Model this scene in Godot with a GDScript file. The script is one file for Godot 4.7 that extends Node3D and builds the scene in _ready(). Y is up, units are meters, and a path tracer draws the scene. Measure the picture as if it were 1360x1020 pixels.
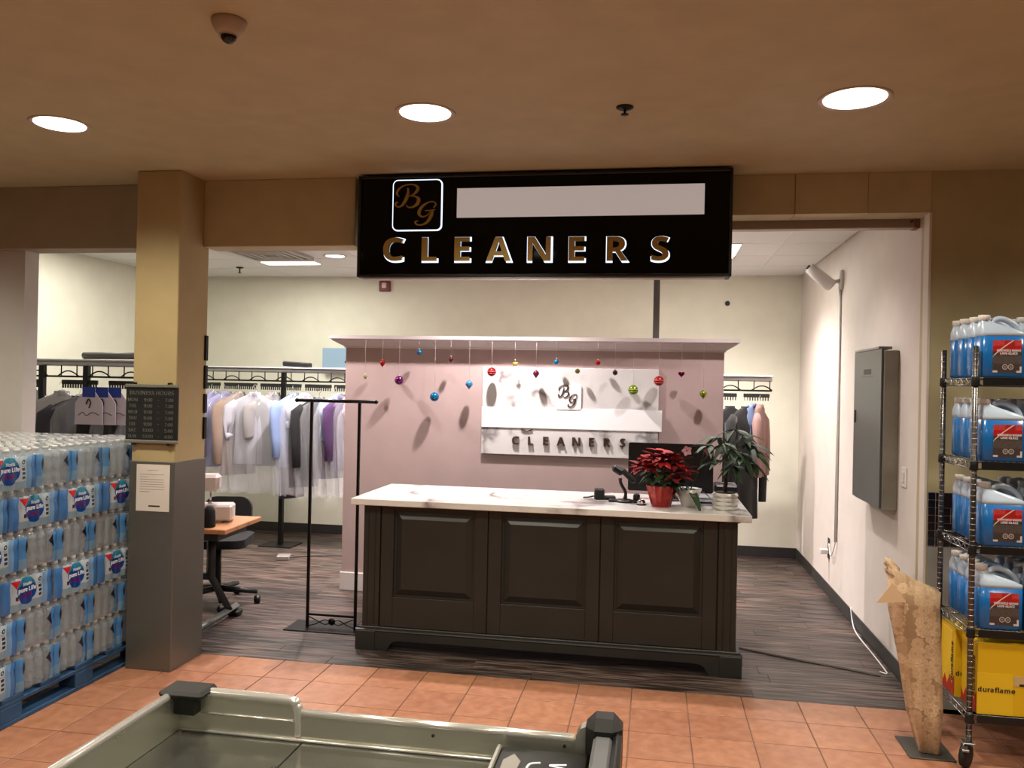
extends Node3D
# x runs along the shop front, -z goes into the shop; the camera stands in the hall at x = 0, z = 0.

var used := {}
var mats := {}
var T := Transform3D()
var rng := RandomNumberGenerator.new()
var bold: Font
var plain_font: Font
var serif: Font

# ------------------------------------------------------------------ helpers: nodes
func numbered(n: String) -> String:
	if not used.has(n):
		used[n] = 0
		return n
	used[n] += 1
	return "%s_%03d" % [n, used[n]]

func tag(o: Node3D, label: String, category: String, group := "", kind := "") -> Node3D:
	if label: o.set_meta("label", label)
	if category: o.set_meta("category", category)
	if group: o.set_meta("group", group)
	if kind: o.set_meta("kind", kind)
	return o

func thing(called: String, label: String, category: String, at := Vector3.ZERO, turn := 0.0, group := "") -> Node3D:
	var o := Node3D.new()
	o.name = numbered(called)
	add_child(o)
	o.position = at
	o.rotation.y = turn
	tag(o, label, category, group)
	return o

func part(parent: Node3D, called: String, mesh: Mesh, m: Material, at := Vector3.ZERO, rot := Vector3.ZERO, scl := Vector3.ONE) -> MeshInstance3D:
	var o := MeshInstance3D.new()
	o.name = called
	o.mesh = mesh
	o.material_override = m
	o.position = at
	o.rotation = rot
	o.scale = scl
	o.cast_shadow = GeometryInstance3D.SHADOW_CASTING_SETTING_ON
	parent.add_child(o, true)
	return o

func solo(called: String, mesh: Mesh, m: Material, label: String, category: String, at := Vector3.ZERO, group := "") -> MeshInstance3D:
	var o := part(self, numbered(called), mesh, m, at)
	tag(o, label, category, group)
	return o

func struct(called: String, mesh: Mesh, m: Material, label: String, category := "wall") -> MeshInstance3D:
	var o := part(self, numbered(called), mesh, m)
	tag(o, label, category, "", "structure")
	return o

func copy(src: Node3D, at: Vector3, turn := 0.0, label := "", group := "") -> Node3D:
	var o: Node3D = src.duplicate()
	var base: String = src.name
	if base.length() > 4 and base[base.length() - 4] == "_" and base.right(3).is_valid_int():
		base = base.left(base.length() - 4)
	o.name = numbered(base)
	add_child(o)
	o.position = at
	o.rotation.y = turn
	if label: o.set_meta("label", label)
	if group: o.set_meta("group", group)
	return o

# ------------------------------------------------------------------ helpers: materials
func mat(key: String, c: Color, rough := 0.6, metal := 0.0, opt := {}) -> StandardMaterial3D:
	if mats.has(key):
		return mats[key]
	var m := StandardMaterial3D.new()
	m.resource_name = key
	m.albedo_color = c
	m.roughness = rough
	m.metallic = metal
	if c.a < 0.999:
		m.transparency = BaseMaterial3D.TRANSPARENCY_ALPHA
	for k in opt:
		m.set(k, opt[k])
	mats[key] = m
	return m

func noise_tex(freq: float, c0: Color, c1: Color, size := 256, seed_ := 1, kind := FastNoiseLite.TYPE_SIMPLEX_SMOOTH, octaves := 4, mids := []) -> NoiseTexture2D:
	var n := FastNoiseLite.new()
	n.noise_type = kind
	n.frequency = freq
	n.seed = seed_
	n.fractal_octaves = octaves
	var t := NoiseTexture2D.new()
	t.width = size
	t.height = size
	t.seamless = true
	t.noise = n
	var g := Gradient.new()
	g.set_color(0, c0)
	g.set_color(1, c1)
	for q in mids:
		g.add_point(q[0], q[1])
	t.color_ramp = g
	return t

func tri(m: StandardMaterial3D, scale_: Vector3, world := true) -> StandardMaterial3D:
	m.uv1_triplanar = true
	m.uv1_world_triplanar = world
	m.uv1_scale = scale_
	return m

func paint(key: String, c: Color, vary := 0.06, rough := 0.75) -> StandardMaterial3D:
	if mats.has(key):
		return mats[key]
	var m := mat(key, Color.WHITE, rough)
	m.albedo_texture = noise_tex(0.02, c.darkened(vary), c.lightened(vary * 0.4), 256, key.hash() % 1000)
	return tri(m, Vector3(0.7, 0.7, 0.7))

func glow(key: String, c: Color, e: float) -> StandardMaterial3D:
	return mat(key, c, 0.5, 0.0, {"emission_enabled": true, "emission": c, "emission_energy_multiplier": e})

# ------------------------------------------------------------------ helpers: shapes
func S(smooth := -1) -> SurfaceTool:
	var st := SurfaceTool.new()
	st.begin(Mesh.PRIMITIVE_TRIANGLES)
	st.set_smooth_group(smooth)
	return st

func done(st: SurfaceTool) -> ArrayMesh:
	st.generate_normals()
	return st.commit()

func v(st: SurfaceTool, p: Vector3, uv := Vector2.ZERO) -> void:
	st.set_uv(uv)
	st.add_vertex(T * p)

func tri3(st: SurfaceTool, a: Vector3, b: Vector3, c: Vector3) -> void:
	v(st, a); v(st, c); v(st, b)

func quad(st: SurfaceTool, a: Vector3, b: Vector3, c: Vector3, d: Vector3, u0 := Vector2(0, 1), u1 := Vector2(1, 1), u2 := Vector2(1, 0), u3 := Vector2(0, 0)) -> void:
	v(st, a, u0); v(st, c, u2); v(st, b, u1)
	v(st, a, u0); v(st, d, u3); v(st, c, u2)

func box(st: SurfaceTool, c: Vector3, s: Vector3, b := 0.0) -> void:
	var h := s * 0.5
	b = minf(b, minf(h.x, minf(h.y, h.z)) * 0.95)
	var ax := [Vector3(1, 0, 0), Vector3(0, 1, 0), Vector3(0, 0, 1)]
	for i in 3:
		var j := (i + 1) % 3
		var k := (i + 2) % 3
		for sg in [-1.0, 1.0]:
			var n: Vector3 = ax[i] * h[i] * sg
			var uj: Vector3 = ax[j] * (h[j] - b)
			var uk: Vector3 = ax[k] * (h[k] - b)
			if sg > 0:
				quad(st, c + n - uj - uk, c + n + uj - uk, c + n + uj + uk, c + n - uj + uk)
			else:
				quad(st, c + n - uj - uk, c + n - uj + uk, c + n + uj + uk, c + n + uj - uk)
	if b <= 0.0:
		return
	for i in 3:
		var j := (i + 1) % 3
		var k := (i + 2) % 3
		for sj in [-1.0, 1.0]:
			for sk in [-1.0, 1.0]:
				var e: Vector3 = ax[i] * (h[i] - b)
				var p: Vector3 = c + ax[j] * h[j] * sj + ax[k] * (h[k] - b) * sk
				var q: Vector3 = c + ax[j] * (h[j] - b) * sj + ax[k] * h[k] * sk
				if sj * sk > 0:
					quad(st, p - e, p + e, q + e, q - e)
				else:
					quad(st, p + e, p - e, q - e, q + e)
	for sx in [-1.0, 1.0]:
		for sy in [-1.0, 1.0]:
			for sz in [-1.0, 1.0]:
				var sgn := Vector3(sx, sy, sz)
				var p0 := c + Vector3(h.x, h.y - b, h.z - b) * sgn
				var p1 := c + Vector3(h.x - b, h.y, h.z - b) * sgn
				var p2 := c + Vector3(h.x - b, h.y - b, h.z) * sgn
				if sx * sy * sz > 0: tri3(st, p0, p1, p2)
				else: tri3(st, p0, p2, p1)

func bx(c: Vector3, s: Vector3, b := 0.0) -> ArrayMesh:
	var st := S()
	box(st, c, s, b)
	return done(st)

# box from two corners
func bc(a: Vector3, b: Vector3, bev := 0.0) -> ArrayMesh:
	return bx((a + b) * 0.5, (b - a).abs(), bev)

func tube(st: SurfaceTool, pts: Array, r, n := 8, caps := true) -> void:
	var rings := []
	var up := Vector3.UP
	for i in pts.size():
		var d: Vector3
		if i == 0: d = pts[1] - pts[0]
		elif i == pts.size() - 1: d = pts[i] - pts[i - 1]
		else: d = (pts[i + 1] - pts[i]).normalized() + (pts[i] - pts[i - 1]).normalized()
		d = d.normalized()
		if i == 0:
			up = Vector3.UP if absf(d.y) < 0.9 else Vector3.RIGHT
		var x := up.cross(d).normalized()
		up = d.cross(x).normalized()
		var rr: float = r[i] if r is Array else r
		var ring := PackedVector3Array()
		for k in n:
			var a := TAU * k / n
			ring.append(pts[i] + (x * cos(a) + up * sin(a)) * rr)
		rings.append(ring)
	loft(st, rings, caps)

func loft(st: SurfaceTool, rings: Array, caps := true, uvs := false) -> void:
	var n: int = rings[0].size()
	var m: int = rings.size()
	for i in m - 1:
		var a: PackedVector3Array = rings[i]
		var b: PackedVector3Array = rings[i + 1]
		for k in n:
			var l := (k + 1) % n
			if uvs:
				var u0 := float(k) / n
				var u1 := float(k + 1) / n
				var v0 := float(i) / (m - 1)
				var v1 := float(i + 1) / (m - 1)
				quad(st, a[k], a[l], b[l], b[k], Vector2(u0, v0), Vector2(u1, v0), Vector2(u1, v1), Vector2(u0, v1))
			else:
				quad(st, a[k], a[l], b[l], b[k])
	if caps:
		for e in [0, m - 1]:
			var rg: PackedVector3Array = rings[e]
			var c := Vector3.ZERO
			for p in rg: c += p
			c /= n
			for k in n:
				if e == 0: tri3(st, c, rg[(k + 1) % n], rg[k])
				else: tri3(st, c, rg[k], rg[(k + 1) % n])

func tb(pts: Array, r, n := 8) -> ArrayMesh:
	var st := S(0)
	tube(st, pts, r, n)
	return done(st)

func lathe(st: SurfaceTool, prof: Array, n := 16, at := Vector3.ZERO, twist := 0.0) -> void:
	var rings := []
	for i in prof.size():
		var ring := PackedVector3Array()
		for k in n:
			var a := -TAU * k / n + twist * i
			ring.append(at + Vector3(prof[i].x * cos(a), prof[i].y, prof[i].x * sin(a)))
		rings.append(ring)
	loft(st, rings, true)

func lt(prof: Array, n := 16, smooth := 0) -> ArrayMesh:
	var st := S(smooth)
	lathe(st, prof, n)
	return done(st)

func disc_z(r: float, d: float, n := 20) -> ArrayMesh:
	T = Transform3D(Basis(Vector3(1, 0, 0), PI / 2), Vector3.ZERO)
	var st := S()
	lathe(st, [Vector2(r, -d / 2), Vector2(r, d / 2)], n)
	T = Transform3D()
	return done(st)

func prism(st: SurfaceTool, poly: PackedVector2Array, z0: float, z1: float) -> void:
	if Geometry2D.is_polygon_clockwise(poly):
		poly.reverse()
	var idx := Geometry2D.triangulate_polygon(poly)
	for i in range(0, idx.size(), 3):
		var a := poly[idx[i]]
		var b := poly[idx[i + 1]]
		var c := poly[idx[i + 2]]
		if (b - a).cross(c - a) < 0:
			var t := b
			b = c
			c = t
		tri3(st, Vector3(a.x, a.y, z1), Vector3(b.x, b.y, z1), Vector3(c.x, c.y, z1))
		tri3(st, Vector3(a.x, a.y, z0), Vector3(c.x, c.y, z0), Vector3(b.x, b.y, z0))
	for i in poly.size():
		var p := poly[i]
		var q := poly[(i + 1) % poly.size()]
		quad(st, Vector3(p.x, p.y, z0), Vector3(q.x, q.y, z0), Vector3(q.x, q.y, z1), Vector3(p.x, p.y, z1))

func rounded(w: float, h: float, r: float, n := 5) -> PackedVector2Array:
	var out := PackedVector2Array()
	var cs := [Vector2(w / 2 - r, h / 2 - r), Vector2(-w / 2 + r, h / 2 - r), Vector2(-w / 2 + r, -h / 2 + r), Vector2(w / 2 - r, -h / 2 + r)]
	for q in 4:
		for i in n + 1:
			var a := PI / 2 * (q + float(i) / n)
			out.append(cs[q] + Vector2(cos(a), sin(a)) * r)
	return out

func rounded_slab(w: float, h: float, r: float, z0: float, z1: float) -> ArrayMesh:
	var st := S()
	prism(st, rounded(w, h, r), z0, z1)
	return done(st)

func curve_pts(ctrl: Array, steps := 8) -> Array:
	var out := []
	for i in ctrl.size() - 1:
		var p0: Vector3 = ctrl[maxi(i - 1, 0)]
		var p1: Vector3 = ctrl[i]
		var p2: Vector3 = ctrl[i + 1]
		var p3: Vector3 = ctrl[mini(i + 2, ctrl.size() - 1)]
		for s in steps:
			out.append(p1.cubic_interpolate(p2, p0, p3, float(s) / steps))
	out.append(ctrl[ctrl.size() - 1])
	return out

# pen stroke in the xy plane: control points are (x, y, half width)
func stroke(st: SurfaceTool, ctrl: Array, d: float, sc: float) -> void:
	var p := curve_pts(ctrl, 7)
	var l := []
	var r := []
	for i in p.size():
		var a: Vector3 = p[maxi(i - 1, 0)]
		var b: Vector3 = p[mini(i + 1, p.size() - 1)]
		var t := Vector2(b.x - a.x, b.y - a.y).normalized()
		var n := Vector2(-t.y, t.x) * maxf(p[i].z, 0.004)
		l.append(Vector2(p[i].x + n.x, p[i].y + n.y) * sc)
		r.append(Vector2(p[i].x - n.x, p[i].y - n.y) * sc)
	for i in p.size() - 1:
		var a := Vector3(r[i].x, r[i].y, d)
		var b := Vector3(r[i + 1].x, r[i + 1].y, d)
		var c := Vector3(l[i + 1].x, l[i + 1].y, d)
		var e := Vector3(l[i].x, l[i].y, d)
		var k := Vector3(0, 0, -d)
		quad(st, a, b, c, e)
		quad(st, a + k, b + k, b, a)
		quad(st, e, c, c + k, e + k)
		quad(st, e + k, c + k, b + k, a + k)

func script_b(sc: float, d: float) -> ArrayMesh:
	var st := S()
	stroke(st, [Vector3(0.44, 0.86, 0.012), Vector3(0.46, 0.7, 0.04), Vector3(0.40, 0.42, 0.055), Vector3(0.27, 0.16, 0.04), Vector3(0.12, 0.08, 0.022), Vector3(0.03, 0.16, 0.03), Vector3(0.06, 0.27, 0.03), Vector3(0.13, 0.25, 0.012)], d, sc)
	stroke(st, [Vector3(0.15, 0.5, 0.012), Vector3(0.07, 0.62, 0.03), Vector3(0.13, 0.8, 0.03), Vector3(0.32, 0.95, 0.018), Vector3(0.58, 0.99, 0.022), Vector3(0.76, 0.9, 0.045), Vector3(0.77, 0.74, 0.05), Vector3(0.64, 0.58, 0.03), Vector3(0.47, 0.51, 0.012)], d, sc)
	stroke(st, [Vector3(0.47, 0.52, 0.012), Vector3(0.68, 0.51, 0.025), Vector3(0.82, 0.4, 0.055), Vector3(0.78, 0.2, 0.055), Vector3(0.62, 0.07, 0.03), Vector3(0.46, 0.07, 0.02), Vector3(0.4, 0.16, 0.014)], d, sc)
	return done(st)

func script_g(sc: float, d: float) -> ArrayMesh:
	var st := S()
	stroke(st, [Vector3(0.72, 0.72, 0.012), Vector3(0.8, 0.86, 0.025), Vector3(0.72, 0.98, 0.02), Vector3(0.52, 0.95, 0.025), Vector3(0.3, 0.76, 0.05), Vector3(0.2, 0.5, 0.055), Vector3(0.29, 0.34, 0.035), Vector3(0.48, 0.38, 0.018), Vector3(0.66, 0.6, 0.012)], d, sc)
	stroke(st, [Vector3(0.42, 0.6, 0.012), Vector3(0.6, 0.6, 0.02), Vector3(0.78, 0.64, 0.014)], d, sc)
	stroke(st, [Vector3(0.7, 0.6, 0.02), Vector3(0.64, 0.36, 0.055), Vector3(0.5, 0.1, 0.045), Vector3(0.3, -0.02, 0.025), Vector3(0.12, 0.0, 0.03), Vector3(0.08, 0.12, 0.03), Vector3(0.18, 0.16, 0.014)], d, sc)
	return done(st)

# lettering as a mesh centred on the origin, facing +z; h is the cap height
func letters(s: String, h: float, d := 0.002, f: Font = null, wide := 1.0, size := 40) -> ArrayMesh:
	var t := TextMesh.new()
	t.text = s
	t.font = f if f else bold
	t.font_size = size
	t.pixel_size = h / (size * 0.714)
	t.depth = d
	t.curve_step = 1.0
	var arr := t.get_mesh_arrays()
	var pts: PackedVector3Array = arr[Mesh.ARRAY_VERTEX]
	var ab := AABB(pts[0], Vector3.ZERO)
	for p in pts: ab = ab.expand(p)
	var c := ab.get_center()
	for i in pts.size():
		pts[i] = (pts[i] - c) * Vector3(wide, 1, 1)
	arr[Mesh.ARRAY_VERTEX] = pts
	arr[Mesh.ARRAY_TANGENT] = null
	var m := ArrayMesh.new()
	m.add_surface_from_arrays(Mesh.PRIMITIVE_TRIANGLES, arr)
	return m

# ------------------------------------------------------------------ the scene
const HC := 2.84      # hall ceiling
const SC := 2.81      # shop ceiling
const XL := -5.36     # shop's side wall by the racks
const XR := 1.437     # shop's other side wall
const ZB := -8.62     # shop's back wall
const ZF := -4.63     # where wood meets tile
const ZW := -6.31     # feature wall

func _ready() -> void:
	rng.seed = 7
	var f := SystemFont.new()
	f.font_names = PackedStringArray(["Droid Sans"])
	f.font_weight = 700
	bold = f
	var f2 := SystemFont.new()
	f2.font_names = PackedStringArray(["Droid Sans"])
	plain_font = f2
	var f3 := SystemFont.new()
	f3.font_names = PackedStringArray(["Droid Serif"])
	serif = f3
	camera_and_light()
	setting()
	shop_sign()
	counter()
	feature_wall_things()
	ornaments()
	counter_things()
	black_stand()
	racks()
	sewing_corner()
	side_wall_things()
	column_things()
	water()
	jug_rack()
	paper_wrap()
	freezer()
	ceiling_things()

func camera_and_light() -> void:
	var cam := Camera3D.new()
	cam.name = "camera"
	cam.fov = rad_to_deg(2.0 * atan(510.0 / 1100.0))
	cam.near = 0.05
	cam.far = 60.0
	add_child(cam)
	var b := Basis(Vector3.UP, deg_to_rad(9.69)) * Basis(Vector3.RIGHT, deg_to_rad(0.19)) * Basis(Vector3.BACK, deg_to_rad(1.177))
	cam.transform = Transform3D(b, Vector3(0, 1.65, 0))
	cam.current = true
	var env := Environment.new()
	env.background_mode = Environment.BG_COLOR
	env.background_color = Color(0, 0, 0)
	env.tonemap_mode = Environment.TONE_MAPPER_LINEAR
	env.tonemap_exposure = 1.05
	env.sdfgi_enabled = true
	env.ssao_enabled = true
	env.ssil_enabled = true
	var we := WorldEnvironment.new()
	we.name = "environment"
	we.environment = env
	add_child(we)

const HALL_E := 3.9
const SHOP_E := 6.0
const HALL_C := Color(1.0, 0.965, 0.88)
const SHOP_C := Color(1.0, 0.955, 0.95)

func spot(at: Vector3, e: float, c: Color, angle := 58.0, size := 0.08, soft := 1.0) -> SpotLight3D:
	var l := SpotLight3D.new()
	l.name = numbered("lamp_light")
	l.position = at
	l.rotation.x = -PI / 2
	l.light_energy = e
	l.light_color = c
	l.spot_angle = angle
	l.spot_angle_attenuation = soft
	l.spot_range = 14.0
	l.spot_attenuation = 2.0
	l.light_size = size
	l.shadow_enabled = true
	add_child(l)
	return l

func area(at: Vector3, sx: float, sz: float, e: float, c: Color) -> void:
	var l := AreaLight3D.new()
	l.name = numbered("panel_light")
	l.position = at
	l.rotation.x = -PI / 2
	l.area_size = Vector2(sx, sz)
	l.light_energy = e
	l.light_color = c
	l.shadow_enabled = true
	l.set("area_range", 14.0)
	add_child(l)

# ------------------------------------------------------------------ setting
func setting() -> void:
	# hall floor: grout bed, then each tile of the part in view
	var grout := paint("grout", Color(0.44, 0.31, 0.25), 0.15, 0.9)
	var hf := struct("floor_hall", bc(Vector3(-7, -0.12, ZF), Vector3(5.2, -0.004, 4.2)), grout, "terracotta tiled floor of the shopping hall", "floor")
	var tm := []
	for i in 6:
		var base: Color = [Color(0.60, 0.40, 0.295), Color(0.62, 0.415, 0.305), Color(0.585, 0.385, 0.285), Color(0.61, 0.405, 0.295), Color(0.60, 0.405, 0.305), Color(0.625, 0.42, 0.305)][i]
		var m := mat("terracotta_%d" % i, Color.WHITE, 0.42)
		m.albedo_texture = noise_tex(0.03, base.darkened(0.12), base.lightened(0.06), 256, 20 + i)
		m.roughness_texture = noise_tex(0.02, Color(0.7, 0.7, 0.7), Color(1, 1, 1), 128, 40 + i)
		m.metallic_specular = 0.45
		tri(m, Vector3(1.7, 1.7, 1.7))
		tm.append(m)
	var p := 0.2909
	var tile_full := bx(Vector3(0, -0.01, 0), Vector3(p - 0.006, 0.02, p - 0.006), 0.0015)
	for iz in 10:
		for ix in 19:
			var cx := 1.08 + p * (ix - 14.5)
			var cz := -4.63 + p * (iz + 0.5)
			part(hf, "tile", tile_full, tm[rng.randi() % 6], Vector3(cx, 0, cz))
	var rest := S()
	var z1 := -4.63 + p * 10
	var x0 := 1.08 - p * 15.0
	var x1 := 1.08 + p * 4.0
	box(rest, Vector3((-7 + x0) / 2, -0.01, (ZF + z1) / 2), Vector3(x0 + 7, 0.02, z1 - ZF))
	box(rest, Vector3((5.2 + x1) / 2, -0.01, (ZF + z1) / 2), Vector3(5.2 - x1, 0.02, z1 - ZF))
	box(rest, Vector3(-0.9, -0.01, (4.2 + z1) / 2), Vector3(12.2, 0.02, 4.2 - z1))
	part(hf, "tile_field", done(rest), tm[0]).set_meta("kind", "stuff")
	# shop floor: boards of dark laminate
	var bed := paint("plank_bed", Color(0.05, 0.04, 0.035), 0.1, 0.9)
	var sf := struct("floor_shop", bc(Vector3(XL, -0.12, ZB), Vector3(XR, -0.003, ZF)), bed, "dark brown laminate plank floor inside the cleaners", "floor")
	var pm := []
	for i in 5:
		var c: Color = [Color(0.215, 0.165, 0.142), Color(0.265, 0.20, 0.17), Color(0.18, 0.138, 0.12), Color(0.235, 0.175, 0.15), Color(0.30, 0.225, 0.195)][i]
		var m := mat("laminate_%d" % i, Color.WHITE, 0.46)
		m.albedo_texture = noise_tex(0.012, c.darkened(0.6), c.lightened(0.2), 512, 60 + i, FastNoiseLite.TYPE_SIMPLEX_SMOOTH, 5, [[0.36, c.darkened(0.5)], [0.5, c], [0.64, c.lightened(0.14)]])
		m.roughness_texture = noise_tex(0.02, Color(0.75, 0.75, 0.75), Color(1, 1, 1), 128, 70 + i)
		m.uv1_offset = Vector3(0.13 * i, 0.31 * i, 0.57 * i)
		m.metallic_specular = 0.45
		tri(m, Vector3(0.35, 3.0, 7.0))
		pm.append(m)
	var w := 0.133
	var rows := int(ceil((ZF - ZB) / w))
	for r in rows:
		var za := ZF - r * w
		var zb := maxf(za - w, ZB)
		var x := XL - rng.randf() * 1.1
		while x < XR:
			var a := maxf(x, XL)
			var e := minf(x + 1.22, XR)
			if e - a > 0.02:
				part(sf, "plank", bx(Vector3(0, -0.006, 0), Vector3(e - a - 0.002, 0.012, za - zb - 0.002), 0.001), pm[rng.randi() % 5], Vector3((a + e) / 2, 0, (za + zb) / 2))
			x += 1.22
	# walls of the shop
	var cream := paint("cream_paint", Color(0.86, 0.855, 0.785), 0.03, 0.8)
	var cream2 := paint("rose_white_paint", Color(0.80, 0.765, 0.73), 0.03, 0.8)
	struct("wall_back", bc(Vector3(XL - 0.1, 0, ZB - 0.12), Vector3(XR + 0.1, 3.0, ZB)), cream, "cream painted back wall of the cleaners")
	struct("wall_left", bc(Vector3(XL - 0.12, 0, ZB), Vector3(XL, 3.0, -4.77)), cream, "cream side wall behind the clothes rails")
	struct("wall_right", bc(Vector3(XR, 0, ZB), Vector3(XR + 0.12, 3.0, -4.862)), cream2, "off-white side wall carrying the grey electrical panel")
	var bb := paint("grey_vinyl", Color(0.16, 0.155, 0.15), 0.06, 0.5)
	struct("baseboard_back", bc(Vector3(XL, 0, ZB), Vector3(XR, 0.1, ZB + 0.008), 0.002), bb, "dark grey vinyl baseboard along the back wall", "baseboard")
	struct("baseboard_right", bc(Vector3(XR - 0.008, 0, ZB), Vector3(XR, 0.1, -4.72), 0.002), bb, "dark grey vinyl baseboard under the electrical panel", "baseboard")
	struct("baseboard_left", bc(Vector3(XL, 0, ZB), Vector3(XL + 0.008, 0.1, -4.78), 0.002), bb, "dark grey vinyl baseboard beside the clothes rails", "baseboard")
	# shop ceiling: slab, tee bars, lay-in tiles
	var cs := struct("ceiling_shop", bc(Vector3(XL - 0.1, SC + 0.02, ZB), Vector3(XR + 0.1, 3.0, -4.86)), paint("plenum", Color(0.5, 0.5, 0.5)), "white suspended tile ceiling over the cleaners", "ceiling")
	var ct := []
	for i in 3:
		var m := mat("ceiling_tile_%d" % i, Color.WHITE, 0.95)
		var c := Color(0.86, 0.855, 0.84).darkened(0.015 * i)
		m.albedo_texture = noise_tex(0.2, c.darkened(0.07), c, 256, 90 + i)
		tri(m, Vector3(1.3, 1.3, 1.3))
		ct.append(m)
	var tee := mat("tee_bar", Color(0.8, 0.8, 0.78), 0.5)
	var xs := [XL, -5.13, -3.91, -2.69, -1.47, -0.25, 0.97, XR]
	var zs := [-4.86, -4.89, -5.50, -6.11, -6.72, -7.33, -7.94, -8.55, ZB]
	for i in xs.size() - 1:
		for j in zs.size() - 1:
			var sx: float = xs[i + 1] - xs[i]
			var sz: float = zs[j] - zs[j + 1]
			part(cs, "tile", bx(Vector3.ZERO, Vector3(sx - 0.022, 0.016, maxf(sz - 0.022, 0.008)), 0.004), ct[rng.randi() % 3], Vector3((xs[i] + xs[i + 1]) / 2, SC + 0.012, (zs[j] + zs[j + 1]) / 2))
	for i in range(1, xs.size() - 1):
		part(cs, "tee_bar", bx(Vector3.ZERO, Vector3(0.024, 0.012, zs[0] - ZB)), tee, Vector3(xs[i], SC + 0.012, (zs[0] + ZB) / 2))
	for j in range(1, zs.size() - 1):
		part(cs, "tee_bar", bx(Vector3.ZERO, Vector3(XR - XL, 0.012, 0.024)), tee, Vector3((XL + XR) / 2, SC + 0.0125, zs[j]))
	# hall shell
	var tan_paint := paint("tan_paint", Color(0.70, 0.66, 0.52), 0.05, 0.62)
	var olive := paint("olive_paint", Color(0.66, 0.62, 0.48), 0.05, 0.75)
	struct("ceiling_hall", bc(Vector3(-7, HC, -4.86), Vector3(5.2, HC + 0.2, 4.2)), tan_paint, "tan painted drywall ceiling of the hall", "ceiling")
	struct("wall_front", bc(Vector3(XR, 0, -4.86), Vector3(5.2, HC, -4.70)), olive, "olive hall wall behind the jug rack")
	var hallw := paint("hall_wall", Color(0.66, 0.64, 0.56), 0.05, 0.8)
	struct("wall_hall_right", bc(Vector3(5.0, 0, -4.7), Vector3(5.2, HC, 4.2)), hallw, "tan wall closing the far side of the hall")
	struct("wall_hall_left", bc(Vector3(-7, 0, -4.77), Vector3(-6.8, HC, 4.2)), hallw, "tan wall closing the hall beyond the water")
	struct("wall_hall_rear", bc(Vector3(-7, 0, 4.0), Vector3(5.2, HC, 4.2)), hallw, "tan wall across the hall from the cleaners")
	var grey_white := paint("grey_white_paint", Color(0.74, 0.72, 0.70), 0.03, 0.8)
	struct("wall_front_pier", bc(Vector3(-7, 0, -4.77), Vector3(-3.94, 2.46, -4.65)), grey_white, "grey-white wall pier beside the water bottles")
	var brown := paint("brown_paint", Color(0.60, 0.55, 0.46), 0.05, 0.72)
	struct("wall_header_pier", bc(Vector3(-7, 2.45, -4.77), Vector3(-2.93, HC, -4.60), 0.004), brown, "brown header over the opening beside the water")
	struct("wall_header_middle", bc(Vector3(-2.66, 2.445, -4.72), Vector3(-1.715, HC, -4.55), 0.004), tan_paint, "tan header between the column and the black sign")
	var hdr := S()
	box(hdr, Vector3((-1.715 + 0.74) / 2, (2.62 + HC) / 2, -4.78), Vector3(2.455, HC - 2.62, 0.16), 0.002)
	var h2 := struct("wall_header", done(hdr), tan_paint, "low tan header behind and beside the black sign")
	part(h2, "panel", bc(Vector3(0.742, 2.62, -4.86), Vector3(1.115, HC, -4.695), 0.002), tan_paint)
	part(h2, "panel", bc(Vector3(1.117, 2.62, -4.86), Vector3(XR, HC, -4.702), 0.002), tan_paint)
	struct("trim_1", bc(Vector3(XR - 0.012, 0, -4.78), Vector3(XR + 0.002, 2.62, -4.694), 0.002), cream2, "pale corner bead at the end of the side wall", "trim")
	# gate track
	var tr := thing("gate_track", "dull aluminium shutter track under the header by the side wall", "track", Vector3(0, 2.575, -4.92))
	tr.set_meta("kind", "structure")
	var alu := mat("dull_aluminium", Color(0.62, 0.56, 0.52), 0.45, 0.6)
	var tst := S()
	box(tst, Vector3(-0.14, 0.03, 0), Vector3(3.13, 0.06, 0.07), 0.004)
	part(tr, "rail", done(tst), alu)
	part(tr, "end_cap", bx(Vector3(1.42, 0.03, 0), Vector3(0.03, 0.066, 0.078), 0.003), mat("red_brown_cap", Color(0.45, 0.28, 0.23), 0.6))
	part(tr, "bolt", disc_z(0.008, 0.01, 8), mat("bolt_steel", Color(0.3, 0.28, 0.27), 0.4, 0.8), Vector3(1.39, 0.035, 0.04))
	# column
	var col := struct("column", bc(Vector3(-2.93, 1.18, -4.615), Vector3(-2.66, HC, -4.30), 0.004), paint("column_paint", Color(0.66, 0.585, 0.42), 0.04, 0.7), "square tan column clad in steel at the bottom", "column")
	var steel := mat("brushed_steel", Color(0.46, 0.45, 0.42), 0.40, 0.7)
	steel.roughness_texture = noise_tex(0.01, Color(0.9, 0.9, 0.9), Color(1, 1, 1), 256, 5)
	tri(steel, Vector3(6, 0.5, 6))
	var cl := S()
	box(cl, Vector3(-2.795, 0.592, -4.456), Vector3(0.282, 1.184, 0.33), 0.003)
	part(col, "steel_cladding", done(cl), steel)
	for q in [[1.92, 1.77], [1.74, 1.60], [1.57, 1.455], [1.43, 1.30]]:
		part(col, "gate_catch", bc(Vector3(-2.662, q[1], -4.613), Vector3(-2.648, q[0], -4.585), 0.002), mat("black_metal", Color(0.03, 0.028, 0.026), 0.45, 0.4))
	# mosaic band and grey panel on the hall wall
	var wp := struct("trim_2", bc(Vector3(1.445, 0.0, -4.70), Vector3(5.0, 0.85, -4.692)), paint("grey_panel", Color(0.56, 0.55, 0.53), 0.04, 0.5), "light grey wall panel under the brown mosaic band", "trim")
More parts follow.
